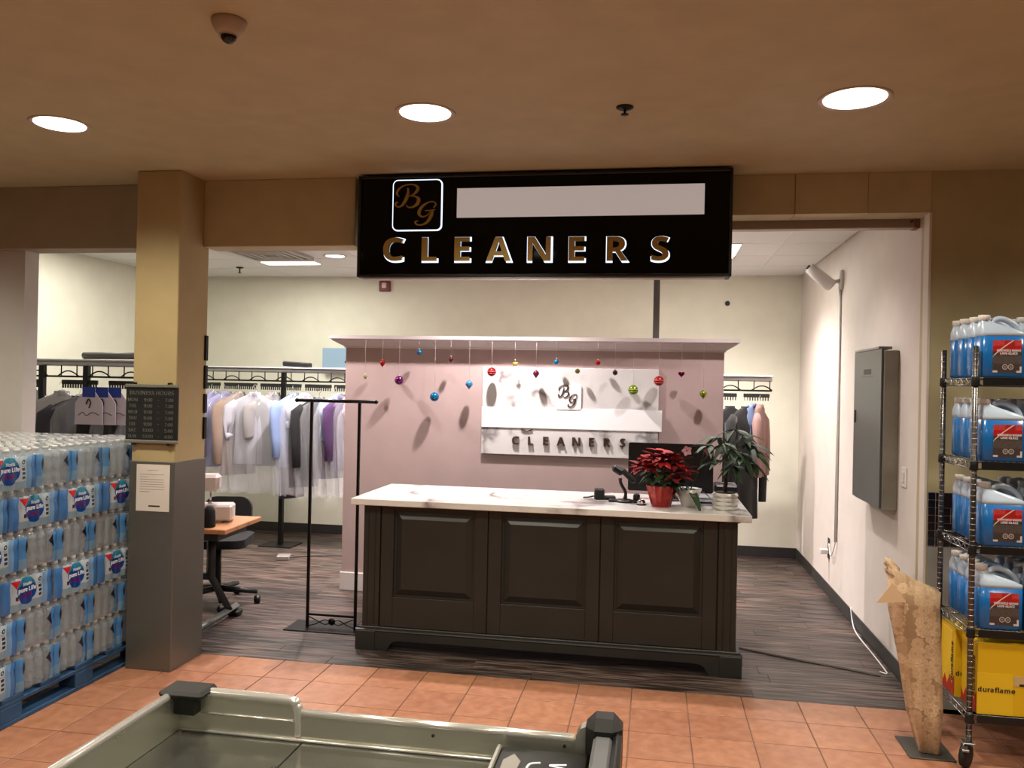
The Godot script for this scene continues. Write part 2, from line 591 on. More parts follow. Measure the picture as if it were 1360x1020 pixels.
	var band := struct("trim_3", bc(Vector3(1.441, 0.852, -4.70), Vector3(2.6, 1.14, -4.6975)), paint("pale_grout", Color(0.62, 0.58, 0.54), 0.05, 0.9), "band of dark brown mosaic tiles on the hall wall", "trim")
	var tc := []
	for i in 3:
		tc.append(mat("brown_tile_%d" % i, [Color(0.10, 0.06, 0.05), Color(0.13, 0.08, 0.065), Color(0.085, 0.055, 0.05)][i], 0.2))
	var g := 0.0375
	for bxx in 15:
		var bx0 := 1.444 + bxx * 2 * g
		for row in 7:
			var by := 0.855 + row * 0.0405
			var big: bool = row in [1, 5]
			if row in [2, 6]: continue
			if big and (bxx + row) % 2 == 0:
				part(band, "tile", bx(Vector3.ZERO, Vector3(2 * g - 0.004, 0.077, 0.006), 0.001), tc[rng.randi() % 3], Vector3(bx0 + g, by + 0.0405, -4.6955))
			else:
				for k in 2:
					for q in (2 if big else 1):
						part(band, "tile", bx(Vector3.ZERO, Vector3(g - 0.004, 0.0365, 0.006), 0.001), tc[rng.randi() % 3], Vector3(bx0 + g * (k + 0.5), by + 0.02 + q * 0.0405, -4.6955))
	# steel post behind the feature wall
	solo("support_post", bc(Vector3(-0.013, 0, -6.52), Vector3(0.036, SC, -6.47), 0.003), mat("grey_post", Color(0.40, 0.39, 0.38), 0.45, 0.5), "grey square steel post rising behind the feature wall", "post")
	# floor strip by the counter
	var sp := S()
	tube(sp, curve_pts([Vector3(0.56, 0.004, -5.50), Vector3(0.85, 0.006, -5.36), Vector3(1.12, 0.005, -5.25), Vector3(1.34, 0.004, -5.15)], 5), 0.009, 6)
	solo("cover_strip", done(sp), mat("strip_grey", Color(0.30, 0.27, 0.25), 0.5), "thin grey strip lying across the planks beside the counter", "strip")

# ------------------------------------------------------------------ black sign over the opening
func shop_sign() -> void:
	var s := thing("shop_sign", "black illuminated shop sign box with gold letters CLEANERS", "sign", Vector3(-0.64, 2.541, -4.49))
	var black := mat("black_gloss", Color(0.008, 0.008, 0.009), 0.06, 0.0, {"metallic_specular": 0.28})
	var frame := mat("black_frame", Color(0.02, 0.019, 0.018), 0.4)
	part(s, "face_panel", bx(Vector3(0, 0, -0.012), Vector3(2.04, 0.552, 0.02)), black)
	var st := S()
	box(st, Vector3(0, 0, -0.085), Vector3(2.06, 0.57, 0.12))
	part(s, "cabinet", done(st), frame)
	st = S()
	box(st, Vector3(0, 0.278, -0.02), Vector3(2.066, 0.016, 0.06), 0.003)
	box(st, Vector3(0, -0.278, -0.02), Vector3(2.066, 0.016, 0.06), 0.003)
	box(st, Vector3(-1.025, 0, -0.02), Vector3(0.016, 0.572, 0.06), 0.003)
	box(st, Vector3(1.025, 0, -0.02), Vector3(0.016, 0.572, 0.06), 0.003)
	part(s, "edge_frame", done(st), frame)
	part(s, "base_trim", bx(Vector3(0.0, -0.291, -0.03), Vector3(2.0, 0.01, 0.07), 0.002), mat("silver_trim", Color(0.62, 0.61, 0.6), 0.35, 0.8))
	var halo := glow("sign_halo_light", Color(0.85, 0.92, 1.0), 1.6)
	var gold := mat("gold_letter", Color(0.66, 0.56, 0.29), 0.35, 0.3)
	# logo tile with a glowing outline
	var lw := 0.288
	var cx := -0.685
	var cy := 0.116
	part(s, "logo_outline_light", rounded_slab(lw, lw, 0.03, 0.0, 0.008), halo, Vector3(cx, cy, 0))
	part(s, "logo_tile", rounded_slab(lw - 0.012, lw - 0.012, 0.026, 0.0, 0.013), black, Vector3(cx, cy, 0))
	part(s, "script_letter", script_b(0.138, 0.008), gold, Vector3(cx - 0.128, cy - 0.022, 0.014), Vector3.ZERO, Vector3(1.22, 1, 1))
	part(s, "script_letter", script_g(0.128, 0.008), gold, Vector3(cx - 0.018, cy - 0.110, 0.014), Vector3.ZERO, Vector3(1.25, 1, 1))
	# plate stands in for the redacted name; faint glow added to lighten it
	part(s, "redaction_plate", bx(Vector3(0.215, 0.1245, 0.004), Vector3(1.345, 0.163, 0.006), 0.001), mat("redaction_plate_glow", Color(0.86, 0.86, 0.86), 0.6, 0.0, {"emission_enabled": true, "emission": Color(0.75, 0.75, 0.75), "emission_energy_multiplier": 0.42}))
	var px := [-0.815, -0.607, -0.419, -0.213, 0.012, 0.216, 0.435, 0.66]
	var word := "CLEANERS"
	for i in 8:
		var g := letters(word[i], 0.127, 0.02, bold, 1.18, 48)
		var h := letters(word[i], 0.139, 0.006, bold, 1.205, 48)
		var at := Vector3(px[i], -0.137 - 0.004 * (i - 4) * 0.25, 0.018)
		var o := part(s, "letter", g, gold, at)
		part(o, "halo_light", h, halo, Vector3(0.002, -0.002, -0.012))

# ------------------------------------------------------------------ counter
func counter() -> void:
	var c := thing("service_counter", "dark charcoal panelled service counter with white marble top", "counter", Vector3(0, 0, 0))
	var dark := paint("charcoal_paint", Color(0.128, 0.13, 0.122), 0.05, 0.42)
	var x0 := -1.765
	var x1 := 0.50
	part(c, "body", bc(Vector3(x0 + 0.002, 0.10, -5.66), Vector3(x1 - 0.002, 0.898, -4.965)), dark)
	# plinth with cut-out apron
	var poly := PackedVector2Array([Vector2(-1.80, 0), Vector2(-1.60, 0), Vector2(-1.585, 0.02), Vector2(-1.572, 0.045), Vector2(-1.55, 0.06), Vector2(-1.51, 0.066),
		Vector2(0.26, 0.066), Vector2(0.30, 0.06), Vector2(0.322, 0.045), Vector2(0.335, 0.02), Vector2(0.35, 0), Vector2(0.533, 0), Vector2(0.533, 0.118), Vector2(-1.80, 0.118)])
	var st := S()
	prism(st, poly, -4.955, -4.93)
	part(c, "plinth", done(st), dark)
	for q in [-1.79, 0.522]:
		part(c, "plinth_return", bx(Vector3(q, 0.059, -5.3), Vector3(0.022, 0.118, 0.69)), dark)
	for q in [-1.735, 0.47]:
		part(c, "plinth_block", bc(Vector3(q - 0.063, 0, -4.96), Vector3(q + 0.063, 0.118, -4.924), 0.002), dark)
	st = S()
	tube(st, [Vector3(-1.80, 0.121, -4.935), Vector3(0.535, 0.121, -4.935)], 0.009, 8)
	box(st, Vector3(-0.632, 0.132, -4.952), Vector3(2.32, 0.02, 0.022), 0.004)
	part(c, "base_moulding", done(st), dark)
	# corner pilasters
	for q in [x0 + 0.055, x1 - 0.055]:
		st = S()
		box(st, Vector3(q, 0.51, -4.958), Vector3(0.106, 0.77, 0.026), 0.003)
		box(st, Vector3(q - 0.022, 0.51, -4.943), Vector3(0.006, 0.72, 0.006), 0.002)
		box(st, Vector3(q + 0.022, 0.51, -4.943), Vector3(0.006, 0.72, 0.006), 0.002)
		part(c, "pilaster", done(st), dark)
	# three raised panels
	var a := x0 + 0.112
	var span := (x1 - x0 - 0.224) / 3.0
	for i in 3:
		var p0 := a + span * i + 0.003
		var p1 := a + span * (i + 1) - 0.003
		st = S()
		var y0 := 0.145
		var y1 := 0.896
		# stiles and rails
		box(st, Vector3(p0 + 0.04, (y0 + y1) / 2, -4.958), Vector3(0.08, y1 - y0, 0.018), 0.002)
		box(st, Vector3(p1 - 0.04, (y0 + y1) / 2, -4.958), Vector3(0.08, y1 - y0, 0.018), 0.002)
		box(st, Vector3((p0 + p1) / 2, y1 - 0.014, -4.958), Vector3(p1 - p0 - 0.16, 0.028, 0.018), 0.002)
		box(st, Vector3((p0 + p1) / 2, y0 + 0.0925, -4.958), Vector3(p1 - p0 - 0.16, 0.185, 0.018), 0.002)
		var d := part(c, "panel_frame", done(st), dark)
		st = S()
		var u0 := p0 + 0.092
		var u1 := p1 - 0.092
		var w0 := y0 + 0.196
		var w1 := y1 - 0.038
		var e := 0.042
		var zo := -4.966
		var zi := -4.944
		var o := [Vector3(u0, w0, zo), Vector3(u1, w0, zo), Vector3(u1, w1, zo), Vector3(u0, w1, zo)]
		var n := [Vector3(u0 + e, w0 + e, zi), Vector3(u1 - e, w0 + e, zi), Vector3(u1 - e, w1 - e, zi), Vector3(u0 + e, w1 - e, zi)]
		for k in 4:
			quad(st, o[k], o[(k + 1) % 4], n[(k + 1) % 4], n[k])
		quad(st, n[0], n[1], n[2], n[3])
		part(d, "raised_panel", done(st), dark)
	# marble slab
	var marble := mat("marble", Color.WHITE, 0.14)
	marble.albedo_texture = marble_tex(3)
	tri(marble, Vector3(0.55, 0.8, 0.55))
	part(c, "worktop", bc(Vector3(-1.838, 0.898, -5.71), Vector3(0.572, 0.938, -4.905), 0.003), marble)

func marble_tex(seed_: int) -> ImageTexture:
	var n := FastNoiseLite.new()
	n.seed = seed_
	n.frequency = 0.0042
	n.fractal_octaves = 3
	n.domain_warp_enabled = true
	n.domain_warp_amplitude = 34.0
	n.domain_warp_frequency = 0.008
	var m2 := FastNoiseLite.new()
	m2.seed = seed_ + 5
	m2.frequency = 0.01
	var sz := 384
	var im := Image.create(sz, sz, false, Image.FORMAT_RGB8)
	for y in sz:
		for x in sz:
			# blend across the edges so that it repeats
			var fx := float(x) / sz
			var fy := float(y) / sz
			var a := n.get_noise_2d(x, y) * (1 - fx) * (1 - fy) + n.get_noise_2d(x - sz, y) * fx * (1 - fy) + n.get_noise_2d(x, y - sz) * (1 - fx) * fy + n.get_noise_2d(x - sz, y - sz) * fx * fy
			var vein := pow(1.0 - minf(absf(a) * 11.0, 1.0), 1.6) * clampf(m2.get_noise_2d(x, y) * 2.0 + 0.35, 0, 1)
			var c := Color(0.84, 0.83, 0.82).lerp(Color(0.46, 0.43, 0.43), vein * 0.85)
			im.set_pixel(x, y, c.darkened(maxf(0, a) * 0.12))
	return ImageTexture.create_from_image(im)

# ------------------------------------------------------------------ feature wall
func feature_wall_things() -> void:
	var pink := paint("rose_taupe_paint", Color(0.70, 0.61, 0.595), 0.03, 0.7)
	var white := paint("white_trim", Color(0.80, 0.76, 0.755), 0.02, 0.45)
	var w := struct("wall_feature", bc(Vector3(-2.43, 0, ZW - 0.13), Vector3(0.513, 1.99, ZW)), pink, "rose taupe feature wall behind the counter")
	part(w, "baseboard", bc(Vector3(-2.44, 0, ZW - 0.135), Vector3(0.523, 0.145, ZW + 0.014), 0.004), white)
	# crown moulding: a cove profile on front and both returns
	var prof := [[0.0, 1.935], [0.012, 1.94], [0.016, 1.95], [0.03, 1.957], [0.06, 1.975], [0.085, 1.99], [0.092, 2.0], [0.105, 2.003], [0.108, 2.03], [0.0, 2.03]]
	var st := S()
	for i in prof.size() - 1:
		var a: float = prof[i][0]
		var ya: float = prof[i][1]
		var b: float = prof[i + 1][0]
		var yb: float = prof[i + 1][1]
		var l0 := Vector3(-2.43 - a, ya, ZW + a)
		var r0 := Vector3(0.513 + a, ya, ZW + a)
		var l1 := Vector3(-2.43 - b, yb, ZW + b)
		var r1 := Vector3(0.513 + b, yb, ZW + b)
		quad(st, l0, r0, r1, l1)
		var lb0 := Vector3(-2.43 - a, ya, ZW - 0.13 - a)
		var lb1 := Vector3(-2.43 - b, yb, ZW - 0.13 - b)
		quad(st, lb0, l0, l1, lb1)
		var rb0 := Vector3(0.513 + a, ya, ZW - 0.13 - a)
		var rb1 := Vector3(0.513 + b, yb, ZW - 0.13 - b)
		quad(st, r0, rb0, rb1, r1)
		quad(st, rb0, lb0, lb1, rb1)
	quad(st, Vector3(-2.43, 2.03, ZW), Vector3(0.513, 2.03, ZW), Vector3(0.513, 2.03, ZW - 0.13), Vector3(-2.43, 2.03, ZW - 0.13))
	part(w, "crown_moulding", done(st), white)
	# marble name board
	var b := thing("marble_board", "white marble name board with bronze letters on the feature wall", "sign", Vector3(-0.633, 1.465, ZW + 0.001))
	var m := mat("marble_board_stone", Color.WHITE, 0.1)
	m.albedo_texture = marble_tex(11)
	tri(m, Vector3(0.8, 0.8, 0.8), false)
	part(b, "slab", bx(Vector3(0, 0, 0.012), Vector3(1.345, 0.672, 0.024), 0.002), m)
	part(b, "logo_tile", rounded_slab(0.19, 0.19, 0.012, 0.0, 0.01), mat("white_acrylic", Color(0.93, 0.92, 0.92), 0.25), Vector3(0.0, 0.115, 0.025))
	var bronze := mat("bronze_letter", Color(0.30, 0.235, 0.20), 0.4, 0.55)
	part(b, "script_letter", script_b(0.1, 0.006), bronze, Vector3(-0.083, 0.108, 0.035))
	part(b, "script_letter", script_g(0.095, 0.006), bronze, Vector3(-0.012, 0.045, 0.035))
	part(b, "redaction_plate", bx(Vector3(0.014, -0.05, 0.0285), Vector3(1.372, 0.158, 0.005), 0.001), mat("redaction_plate_white", Color(0.97, 0.97, 0.97), 0.6))  # plain plate standing in for the redacted shop name
	part(b, "script_tail", tb(curve_pts([Vector3(-0.36, -0.136, 0.03), Vector3(-0.335, -0.146, 0.03), Vector3(-0.30, -0.146, 0.03), Vector3(-0.275, -0.136, 0.03)], 4), 0.006, 6), bronze)
	var word := "CLEANERS"
	for i in 8:
		part(b, "letter", letters(word[i], 0.064, 0.016, bold, 1.1, 32), bronze, Vector3(-0.402 + i * 0.1165, -0.226 + i * 0.001, 0.034))

# ------------------------------------------------------------------ Christmas ornaments
func ornaments() -> void:
	var zo := ZW + 0.10
	var cap_mat := mat("ornament_cap", Color(0.8, 0.75, 0.62), 0.3, 0.9)
	var thread := mat("white_thread", Color(0.72, 0.68, 0.68), 0.6)
	# x, y from the feature wall plane; kind, colour key, radius, label
	var cols := {"red": Color(0.62, 0.02, 0.03), "purple": Color(0.36, 0.03, 0.34), "blue": Color(0.05, 0.42, 0.62), "darkred": Color(0.30, 0.01, 0.04), "sky": Color(0.25, 0.55, 0.75), "gold": Color(0.62, 0.52, 0.08), "magenta": Color(0.42, 0.02, 0.22), "olive": Color(0.38, 0.36, 0.12), "plum": Color(0.14, 0.01, 0.10), "green": Color(0.42, 0.50, 0.04), "lime": Color(0.50, 0.56, 0.08)}
	var list := [
		[485, 501, "star", "lime", 0.021, "small lime green star ornament hanging beside the red pointed ornament"],
		[508, 482, "drop", "red", 0.023, "red pointed drop ornament hanging between lime star and purple ball"],
		[530, 505, "ball", "purple", 0.035, "purple ball ornament hanging from the white crown moulding"],
		[557, 468, "ball", "blue", 0.021, "tiny blue ball ornament between the purple and teal balls"],
		[577, 527, "ball", "blue", 0.036, "large teal blue ball ornament, lowest of the hanging ornaments"],
		[599, 477, "drop", "darkred", 0.019, "tiny dark red ornament beside the large teal ball"],
		[623, 510, "drop", "sky", 0.029, "pale blue pointed drop ornament beside the marble board"],
		[653, 494, "ball", "red", 0.035, "red striped ball ornament over the board corner by the teal ball"],
		[684, 483, "star", "gold", 0.025, "gold star ornament hanging over the marble board"],
		[712, 496, "drop", "magenta", 0.025, "magenta pointed drop ornament over the marble board"],
		[739, 481, "ball", "blue", 0.02, "tiny blue ball ornament hanging over the marble board logo"],
		[767, 493, "ball", "olive", 0.019, "small olive ball ornament over the marble board"],
		[794, 482, "ball", "red", 0.02, "tiny red ball ornament between the olive and plum balls"],
		[817, 495, "ball", "plum", 0.02, "tiny plum ball ornament beside the lime green ball"],
		[841, 518, "ball", "green", 0.037, "lime green striped ball ornament over the marble board"],
		[875, 506, "ball", "red", 0.037, "large red ball ornament at the board edge above the poinsettia"],
		[905, 497, "heart", "magenta", 0.022, "magenta heart ornament hanging beside the large red ball"],
		[934, 523, "drop", "lime", 0.027, "lime green pointed drop ornament by the wall end over the plants"],
	]
	var cam := Transform3D(Basis(Vector3.UP, deg_to_rad(9.69)) * Basis(Vector3.RIGHT, deg_to_rad(0.19)) * Basis(Vector3.BACK, deg_to_rad(1.177)), Vector3(0, 1.65, 0))
	for q in list:
		var d := cam.basis * Vector3((q[0] - 680.0) / 1100.0, -(q[1] - 510.0) / 1100.0, -1.0)
		var t := zo / d.z
		var at := cam.origin + d * t
		var m := mat("ornament_" + q[3], cols[q[3]], 0.16, 0.55, {"clearcoat_enabled": true, "clearcoat": 0.6, "clearcoat_roughness": 0.05})
		var o := thing("ornament", q[5], "ornament", at, 0.0, "Christmas ornaments on threads")
		var r: float = q[4]
		match q[2]:
			"ball":
				var prof := []
				for i in 13:
					var a := PI * i / 12.0 - PI / 2
					prof.append(Vector2(maxf(cos(a) * r, 0.0005), sin(a) * r))
				part(o, "ball", lt(prof, 20), m)
				if r > 0.034 and q[3] != "purple" and q[3] != "blue":
					for yy in [-0.35, 0.1]:
						var st := S(0)
						var rr := sqrt(1.0 - yy * yy) * r
						lathe(st, [Vector2(rr, yy * r - 0.003), Vector2(rr + 0.0012, yy * r), Vector2(rr, yy * r + 0.003)], 20)
						part(o, "glitter_band", done(st), mat("glitter_" + q[3], cols[q[3]].lightened(0.35), 0.5, 0.3))
			"drop":
				part(o, "drop", lt([Vector2(0.0008, -1.5 * r), Vector2(0.2 * r, -1.2 * r), Vector2(0.6 * r, -0.75 * r), Vector2(0.95 * r, -0.25 * r), Vector2(r, 0.1 * r), Vector2(0.8 * r, 0.55 * r), Vector2(0.4 * r, 0.8 * r), Vector2(0.12 * r, 0.95 * r)], 16), m)
			"star":
				var poly := PackedVector2Array()
				for i in 10:
					var a := PI / 2 + i * PI / 5
					poly.append(Vector2(cos(a), sin(a)) * (r if i % 2 == 0 else r * 0.45))
				var st := S()
				for i in 10:
					var p := poly[i]
					var n := poly[(i + 1) % 10]
					tri3(st, Vector3(p.x, p.y, 0), Vector3(n.x, n.y, 0), Vector3(0, 0, 0.007))
					tri3(st, Vector3(n.x, n.y, 0), Vector3(p.x, p.y, 0), Vector3(0, 0, -0.007))
				part(o, "star", done(st), m)
			"heart":
				var poly := PackedVector2Array()
				for i in 24:
					var a := TAU * i / 24
					poly.append(Vector2(16 * pow(sin(a), 3), 13 * cos(a) - 5 * cos(2 * a) - 2 * cos(3 * a) - cos(4 * a)) * r / 15.0)
				var st := S()
				prism(st, poly, -0.007, 0.007)
				part(o, "heart", done(st), m)
		var cy := r * (0.5 if q[2] == "heart" else 0.97)
		part(o, "cap", lt([Vector2(0.005, 0), Vector2(0.005, 0.006), Vector2(0.002, 0.007), Vector2(0.0015, 0.012)], 8), cap_mat, Vector3(0, cy, 0))
		var len_ := 1.999 - at.y - cy - 0.01
		part(o, "thread", tb([Vector3(0, 0, 0), Vector3(0, len_, 0)], 0.0007, 4), thread, Vector3(0, cy + 0.01, 0))

# ------------------------------------------------------------------ plants and devices on the counter
func leaf_mesh(l: float, w: float, bend := 0.25, cup := 0.12) -> ArrayMesh:
	# along +z from the origin, curving down, folded along the midrib
	var st := S(0)
	var prev := []
	for i in 6:
		var t := i / 5.0
		var hw := w * 0.5 * pow(sin(PI * clampf(t * 0.93 + 0.04, 0, 1)), 0.8) * (1.15 - 0.5 * t)
		var z := l * t
		var y := -bend * l * t * t
		var row := [Vector3(-hw, y + hw * cup * 2, z), Vector3(0, y, z), Vector3(hw, y + hw * cup * 2, z)]
		if prev:
			for k in 2:
				quad(st, prev[k], row[k], row[k + 1], prev[k + 1])
				quad(st, prev[k] + Vector3(0, -0.0009, 0), prev[k + 1] + Vector3(0, -0.0009, 0), row[k + 1] + Vector3(0, -0.0009, 0), row[k] + Vector3(0, -0.0009, 0))
		prev = row
	return done(st)

func counter_things() -> void:
	var y := 0.938
	var soil := paint("soil", Color(0.07, 0.05, 0.035), 0.3, 0.95)
	# poinsettia
	var p := thing("poinsettia", "red poinsettia in a red and gold foil pot on the counter", "plant", Vector3(0.06, y, -5.15))
	var foil := mat("red_foil", Color.WHITE, 0.25, 0.25)
	foil.albedo_texture = noise_tex(0.05, Color(0.45, 0.03, 0.02), Color(0.62, 0.42, 0.16), 128, 8, FastNoiseLite.TYPE_CELLULAR, 2, [[0.55, Color(0.58, 0.06, 0.03)]])
	tri(foil, Vector3(4, 4, 4), false)
	var st := S()
	var rings := []
	for i in 5:
		var t := i / 4.0
		var ring := PackedVector3Array()
		for k in 28:
			var a := -TAU * k / 28
			var r: float = lerpf(0.058, 0.092, t) + (0.004 * (1 if k % 2 else -1)) * t
			ring.append(Vector3(cos(a) * r, t * 0.125 + (0.008 * (k % 2) if i == 4 else 0.0), sin(a) * r))
		rings.append(ring)
	loft(st, rings, true)
	part(p, "foil_pot", done(st), foil)
	part(p, "soil", lt([Vector2(0.08, 0.10), Vector2(0.08, 0.132), Vector2(0.001, 0.136)], 16), soil)
	var stem := mat("plant_stem", Color(0.15, 0.2, 0.08), 0.7)
	st = S(0)
	for k in 5:
		var a := TAU * k / 5
		tube(st, [Vector3(cos(a) * 0.015, 0.12, sin(a) * 0.015), Vector3(cos(a) * 0.05, 0.2, sin(a) * 0.05), Vector3(cos(a) * 0.08, 0.27, sin(a) * 0.08)], 0.004, 5)
	tube(st, [Vector3(0, 0.12, 0), Vector3(0, 0.29, 0)], 0.005, 5)
	part(p, "stem", done(st), stem)
	var red := []
	for i in 3:
		red.append(mat("bract_%d" % i, [Color(0.55, 0.03, 0.06), Color(0.64, 0.04, 0.08), Color(0.45, 0.025, 0.05)][i], 0.7, 0.0, {"backlight_enabled": true, "backlight": Color(0.15, 0.0, 0.01)}))
	var grn := []
	for i in 3:
		grn.append(mat("leaf_green_%d" % i, [Color(0.10, 0.19, 0.07), Color(0.13, 0.24, 0.09), Color(0.08, 0.16, 0.065)][i], 0.6, 0.0, {"backlight_enabled": true, "backlight": Color(0.03, 0.06, 0.01)}))
	var bl := [leaf_mesh(0.085, 0.05, 0.2, 0.12), leaf_mesh(0.07, 0.042, 0.35, 0.1), leaf_mesh(0.10, 0.055, 0.15, 0.15)]
	var heads := [Vector3(0, 0.325, 0), Vector3(-0.085, 0.285, 0.03), Vector3(0.085, 0.275, 0.035), Vector3(0.0, 0.29, 0.08), Vector3(-0.05, 0.30, -0.06), Vector3(0.06, 0.30, -0.06), Vector3(0.13, 0.235, 0.02), Vector3(-0.13, 0.245, 0.0), Vector3(-0.03, 0.30, 0.05), Vector3(0.05, 0.305, 0.02), Vector3(0.10, 0.20, 0.07), Vector3(-0.07, 0.25, 0.075)]
	for h in heads:
		for ring_i in 2:
			for k in 6:
				var a := TAU * (k + ring_i * 0.5) / 6.0 + rng.randf() * 0.5
				part(p, "bract", bl[rng.randi() % 3], red[rng.randi() % 3], h + Vector3(0, -0.012 * ring_i, 0), Vector3(-0.35 + ring_i * 0.45 + rng.randf_range(-0.2, 0.2), a, rng.randf_range(-0.2, 0.2)))
	for k in 26:
		var a := TAU * k / 26 + rng.randf() * 0.3
		var rr := rng.randf_range(0.04, 0.09)
		part(p, "leaf", bl[rng.randi() % 3], grn[rng.randi() % 3], Vector3(sin(a) * rr, rng.randf_range(0.15, 0.225), cos(a) * rr), Vector3(rng.randf_range(0.1, 0.7), a, rng.randf_range(-0.3, 0.3)), Vector3.ONE * rng.randf_range(0.85, 1.2))
	# orchid
	var o := thing("potted_orchid", "orchid with two pale pink flowers in a white tapered pot", "plant", Vector3(0.223, y, -5.19))
	part(o, "pot", lt([Vector2(0.035, 0), Vector2(0.038, 0.004), Vector2(0.062, 0.055), Vector2(0.083, 0.112), Vector2(0.079, 0.112), Vector2(0.074, 0.098), Vector2(0.001, 0.096)], 24), mat("white_glaze", Color(0.80, 0.79, 0.78), 0.22))
	part(o, "soil", lt([Vector2(0.076, 0.096), Vector2(0.076, 0.102), Vector2(0.001, 0.104)], 16), soil)
	var s1 := curve_pts([Vector3(-0.01, 0.1, 0), Vector3(-0.02, 0.2, 0.0), Vector3(-0.03, 0.3, 0.02), Vector3(-0.015, 0.35, 0.05)], 4)
	var s2 := curve_pts([Vector3(0.01, 0.1, 0.01), Vector3(0.06, 0.22, 0.01), Vector3(0.09, 0.33, 0.02), Vector3(0.115, 0.355, 0.04)], 4)
	part(o, "flower_stem", tb(s1, 0.0032, 5), stem)
	part(o, "flower_stem", tb(s2, 0.0032, 5), stem)
	var petal := mat("orchid_petal", Color(0.72, 0.55, 0.60), 0.6, 0.0, {"backlight_enabled": true, "backlight": Color(0.2, 0.1, 0.12)})
	var pl := leaf_mesh(0.034, 0.032, 0.1, 0.1)
	for fpos in [Vector3(-0.015, 0.345, 0.05), Vector3(0.115, 0.35, 0.04)]:
		var fl := part(o, "flower", lt([Vector2(0.001, -0.006), Vector2(0.007, 0), Vector2(0.001, 0.008)], 8), mat("orchid_heart", Color(0.45, 0.12, 0.25), 0.6), fpos)
		for k in 5:
			var pt := part(fl, "petal", pl, petal)
			pt.basis = Basis(Vector3(0, 0, 1), TAU * k / 5 + 0.3) * Basis(Vector3(1, 0, 0), -PI / 2 + 0.25)
	var ol := leaf_mesh(0.15, 0.05, 0.9, 0.12)
	for q in [[0.35, -0.2, 1.15], [2.1, -0.4, 0.9], [-1.7, -0.35, 0.9], [-0.9, -0.5, 0.8], [3.4, -0.5, 0.9]]:
		part(o, "leaf", ol, grn[1], Vector3(0, 0.1, 0), Vector3(q[1], q[0], 0), Vector3.ONE * q[2])
	# braided money tree
	var m := thing("money_tree", "leafy money tree in a white zigzag ribbed pot at the counter end", "plant", Vector3(0.44, y, -5.14))
	st = S()
	var pr := []
	for i in 9:
		pr.append(Vector2(0.072 if i % 2 == 0 else 0.081, 0.0125 * i))
	lathe(st, pr, 7, Vector3.ZERO, PI / 7)
	part(m, "pot", done(st), mat("white_ceramic", Color(0.80, 0.785, 0.76), 0.45))
	part(m, "soil", lt([Vector2(0.062, 0.09), Vector2(0.062, 0.104), Vector2(0.001, 0.106)], 14), soil)
	st = S(0)
	for k in 3:
		var pts := []
		for i in 9:
			var t := i / 8.0
			var a := TAU * k / 3 + t * 5.0
			pts.append(Vector3(cos(a) * 0.008, 0.10 + t * 0.15, sin(a) * 0.008))
		tube(st, pts, 0.007, 6)
	part(m, "trunk", done(st), mat("trunk_bark", Color(0.19, 0.15, 0.11), 0.85))
	var ml := [leaf_mesh(0.15, 0.046, 0.45, 0.12), leaf_mesh(0.12, 0.042, 0.3, 0.12), leaf_mesh(0.17, 0.05, 0.25, 0.12)]
	var tips := [[Vector3(0.04, 0.48, 0.02), 0.5], [Vector3(0.12, 0.40, 0.04), 1.6], [Vector3(0.02, 0.37, 0.10), 0.1], [Vector3(-0.10, 0.38, 0.02), -1.4], [Vector3(0.14, 0.29, 0.06), 1.2], [Vector3(-0.04, 0.43, -0.03), -2.4], [Vector3(0.06, 0.34, -0.06), 2.6], [Vector3(0.03, 0.27, 0.09), 0.3], [Vector3(-0.03, 0.30, 0.06), -0.4], [Vector3(0.09, 0.45, 0.0), 1.0], [Vector3(-0.02, 0.40, 0.08), -0.7], [Vector3(0.08, 0.33, 0.10), 0.7], [Vector3(0.16, 0.36, 0.0), 1.4]]
	for tq in tips:
		var tp: Vector3 = tq[0]
		var br := part(m, "branch", tb(curve_pts([Vector3(0, 0.24, 0), Vector3(tp.x * 0.3, lerpf(0.24, tp.y, 0.7), tp.z * 0.3), tp], 4), 0.003, 5), stem)
		for k in 5:
			part(br, "leaf", ml[rng.randi() % 3], grn[rng.randi() % 3], tp, Vector3(rng.randf_range(-0.1, 0.55), tq[1] + (k - 2) * 0.75 + rng.randf_range(-0.2, 0.2), rng.randf_range(-0.3, 0.3)), Vector3.ONE * rng.randf_range(0.8, 1.05))
	# monitor seen from behind
	var blk := mat("black_plastic", Color(0.022, 0.021, 0.022), 0.42)
	var mo := thing("computer_monitor", "black computer monitor seen from behind on the counter", "monitor", Vector3(0.12, y, -5.5))
	st = S()
	prism(st, rounded(0.545, 0.315, 0.012), -0.025, 0.0)
	part(mo, "screen_housing", done(st), blk, Vector3(0, 0.205, 0))
	st = S()
	prism(st, rounded(0.30, 0.17, 0.02), 0.0, 0.025)
	part(mo, "rear_bulge", done(st), blk, Vector3(0, 0.20, 0))
	part(mo, "neck", bx(Vector3(0, 0.09, 0.03), Vector3(0.07, 0.16, 0.02), 0.004), blk)
	part(mo, "base", lt([Vector2(0.11, 0), Vector2(0.11, 0.008), Vector2(0.095, 0.014), Vector2(0.001, 0.016)], 24), blk)
	# barcode scanner on its stand
	var sc := thing("barcode_scanner", "black barcode scanner standing in its holder beside the poinsettia", "scanner", Vector3(-0.165, y, -5.27))
	part(sc, "stand_foot", bx(Vector3(0.0, 0.008, 0.0), Vector3(0.20, 0.016, 0.06), 0.006), blk)
	part(sc, "turn_knob", lt([Vector2(0.001, 0), Vector2(0.022, 0.004), Vector2(0.022, 0.03), Vector2(0.012, 0.042), Vector2(0.001, 0.045)], 14), blk, Vector3(0.075, 0.016, 0.0))
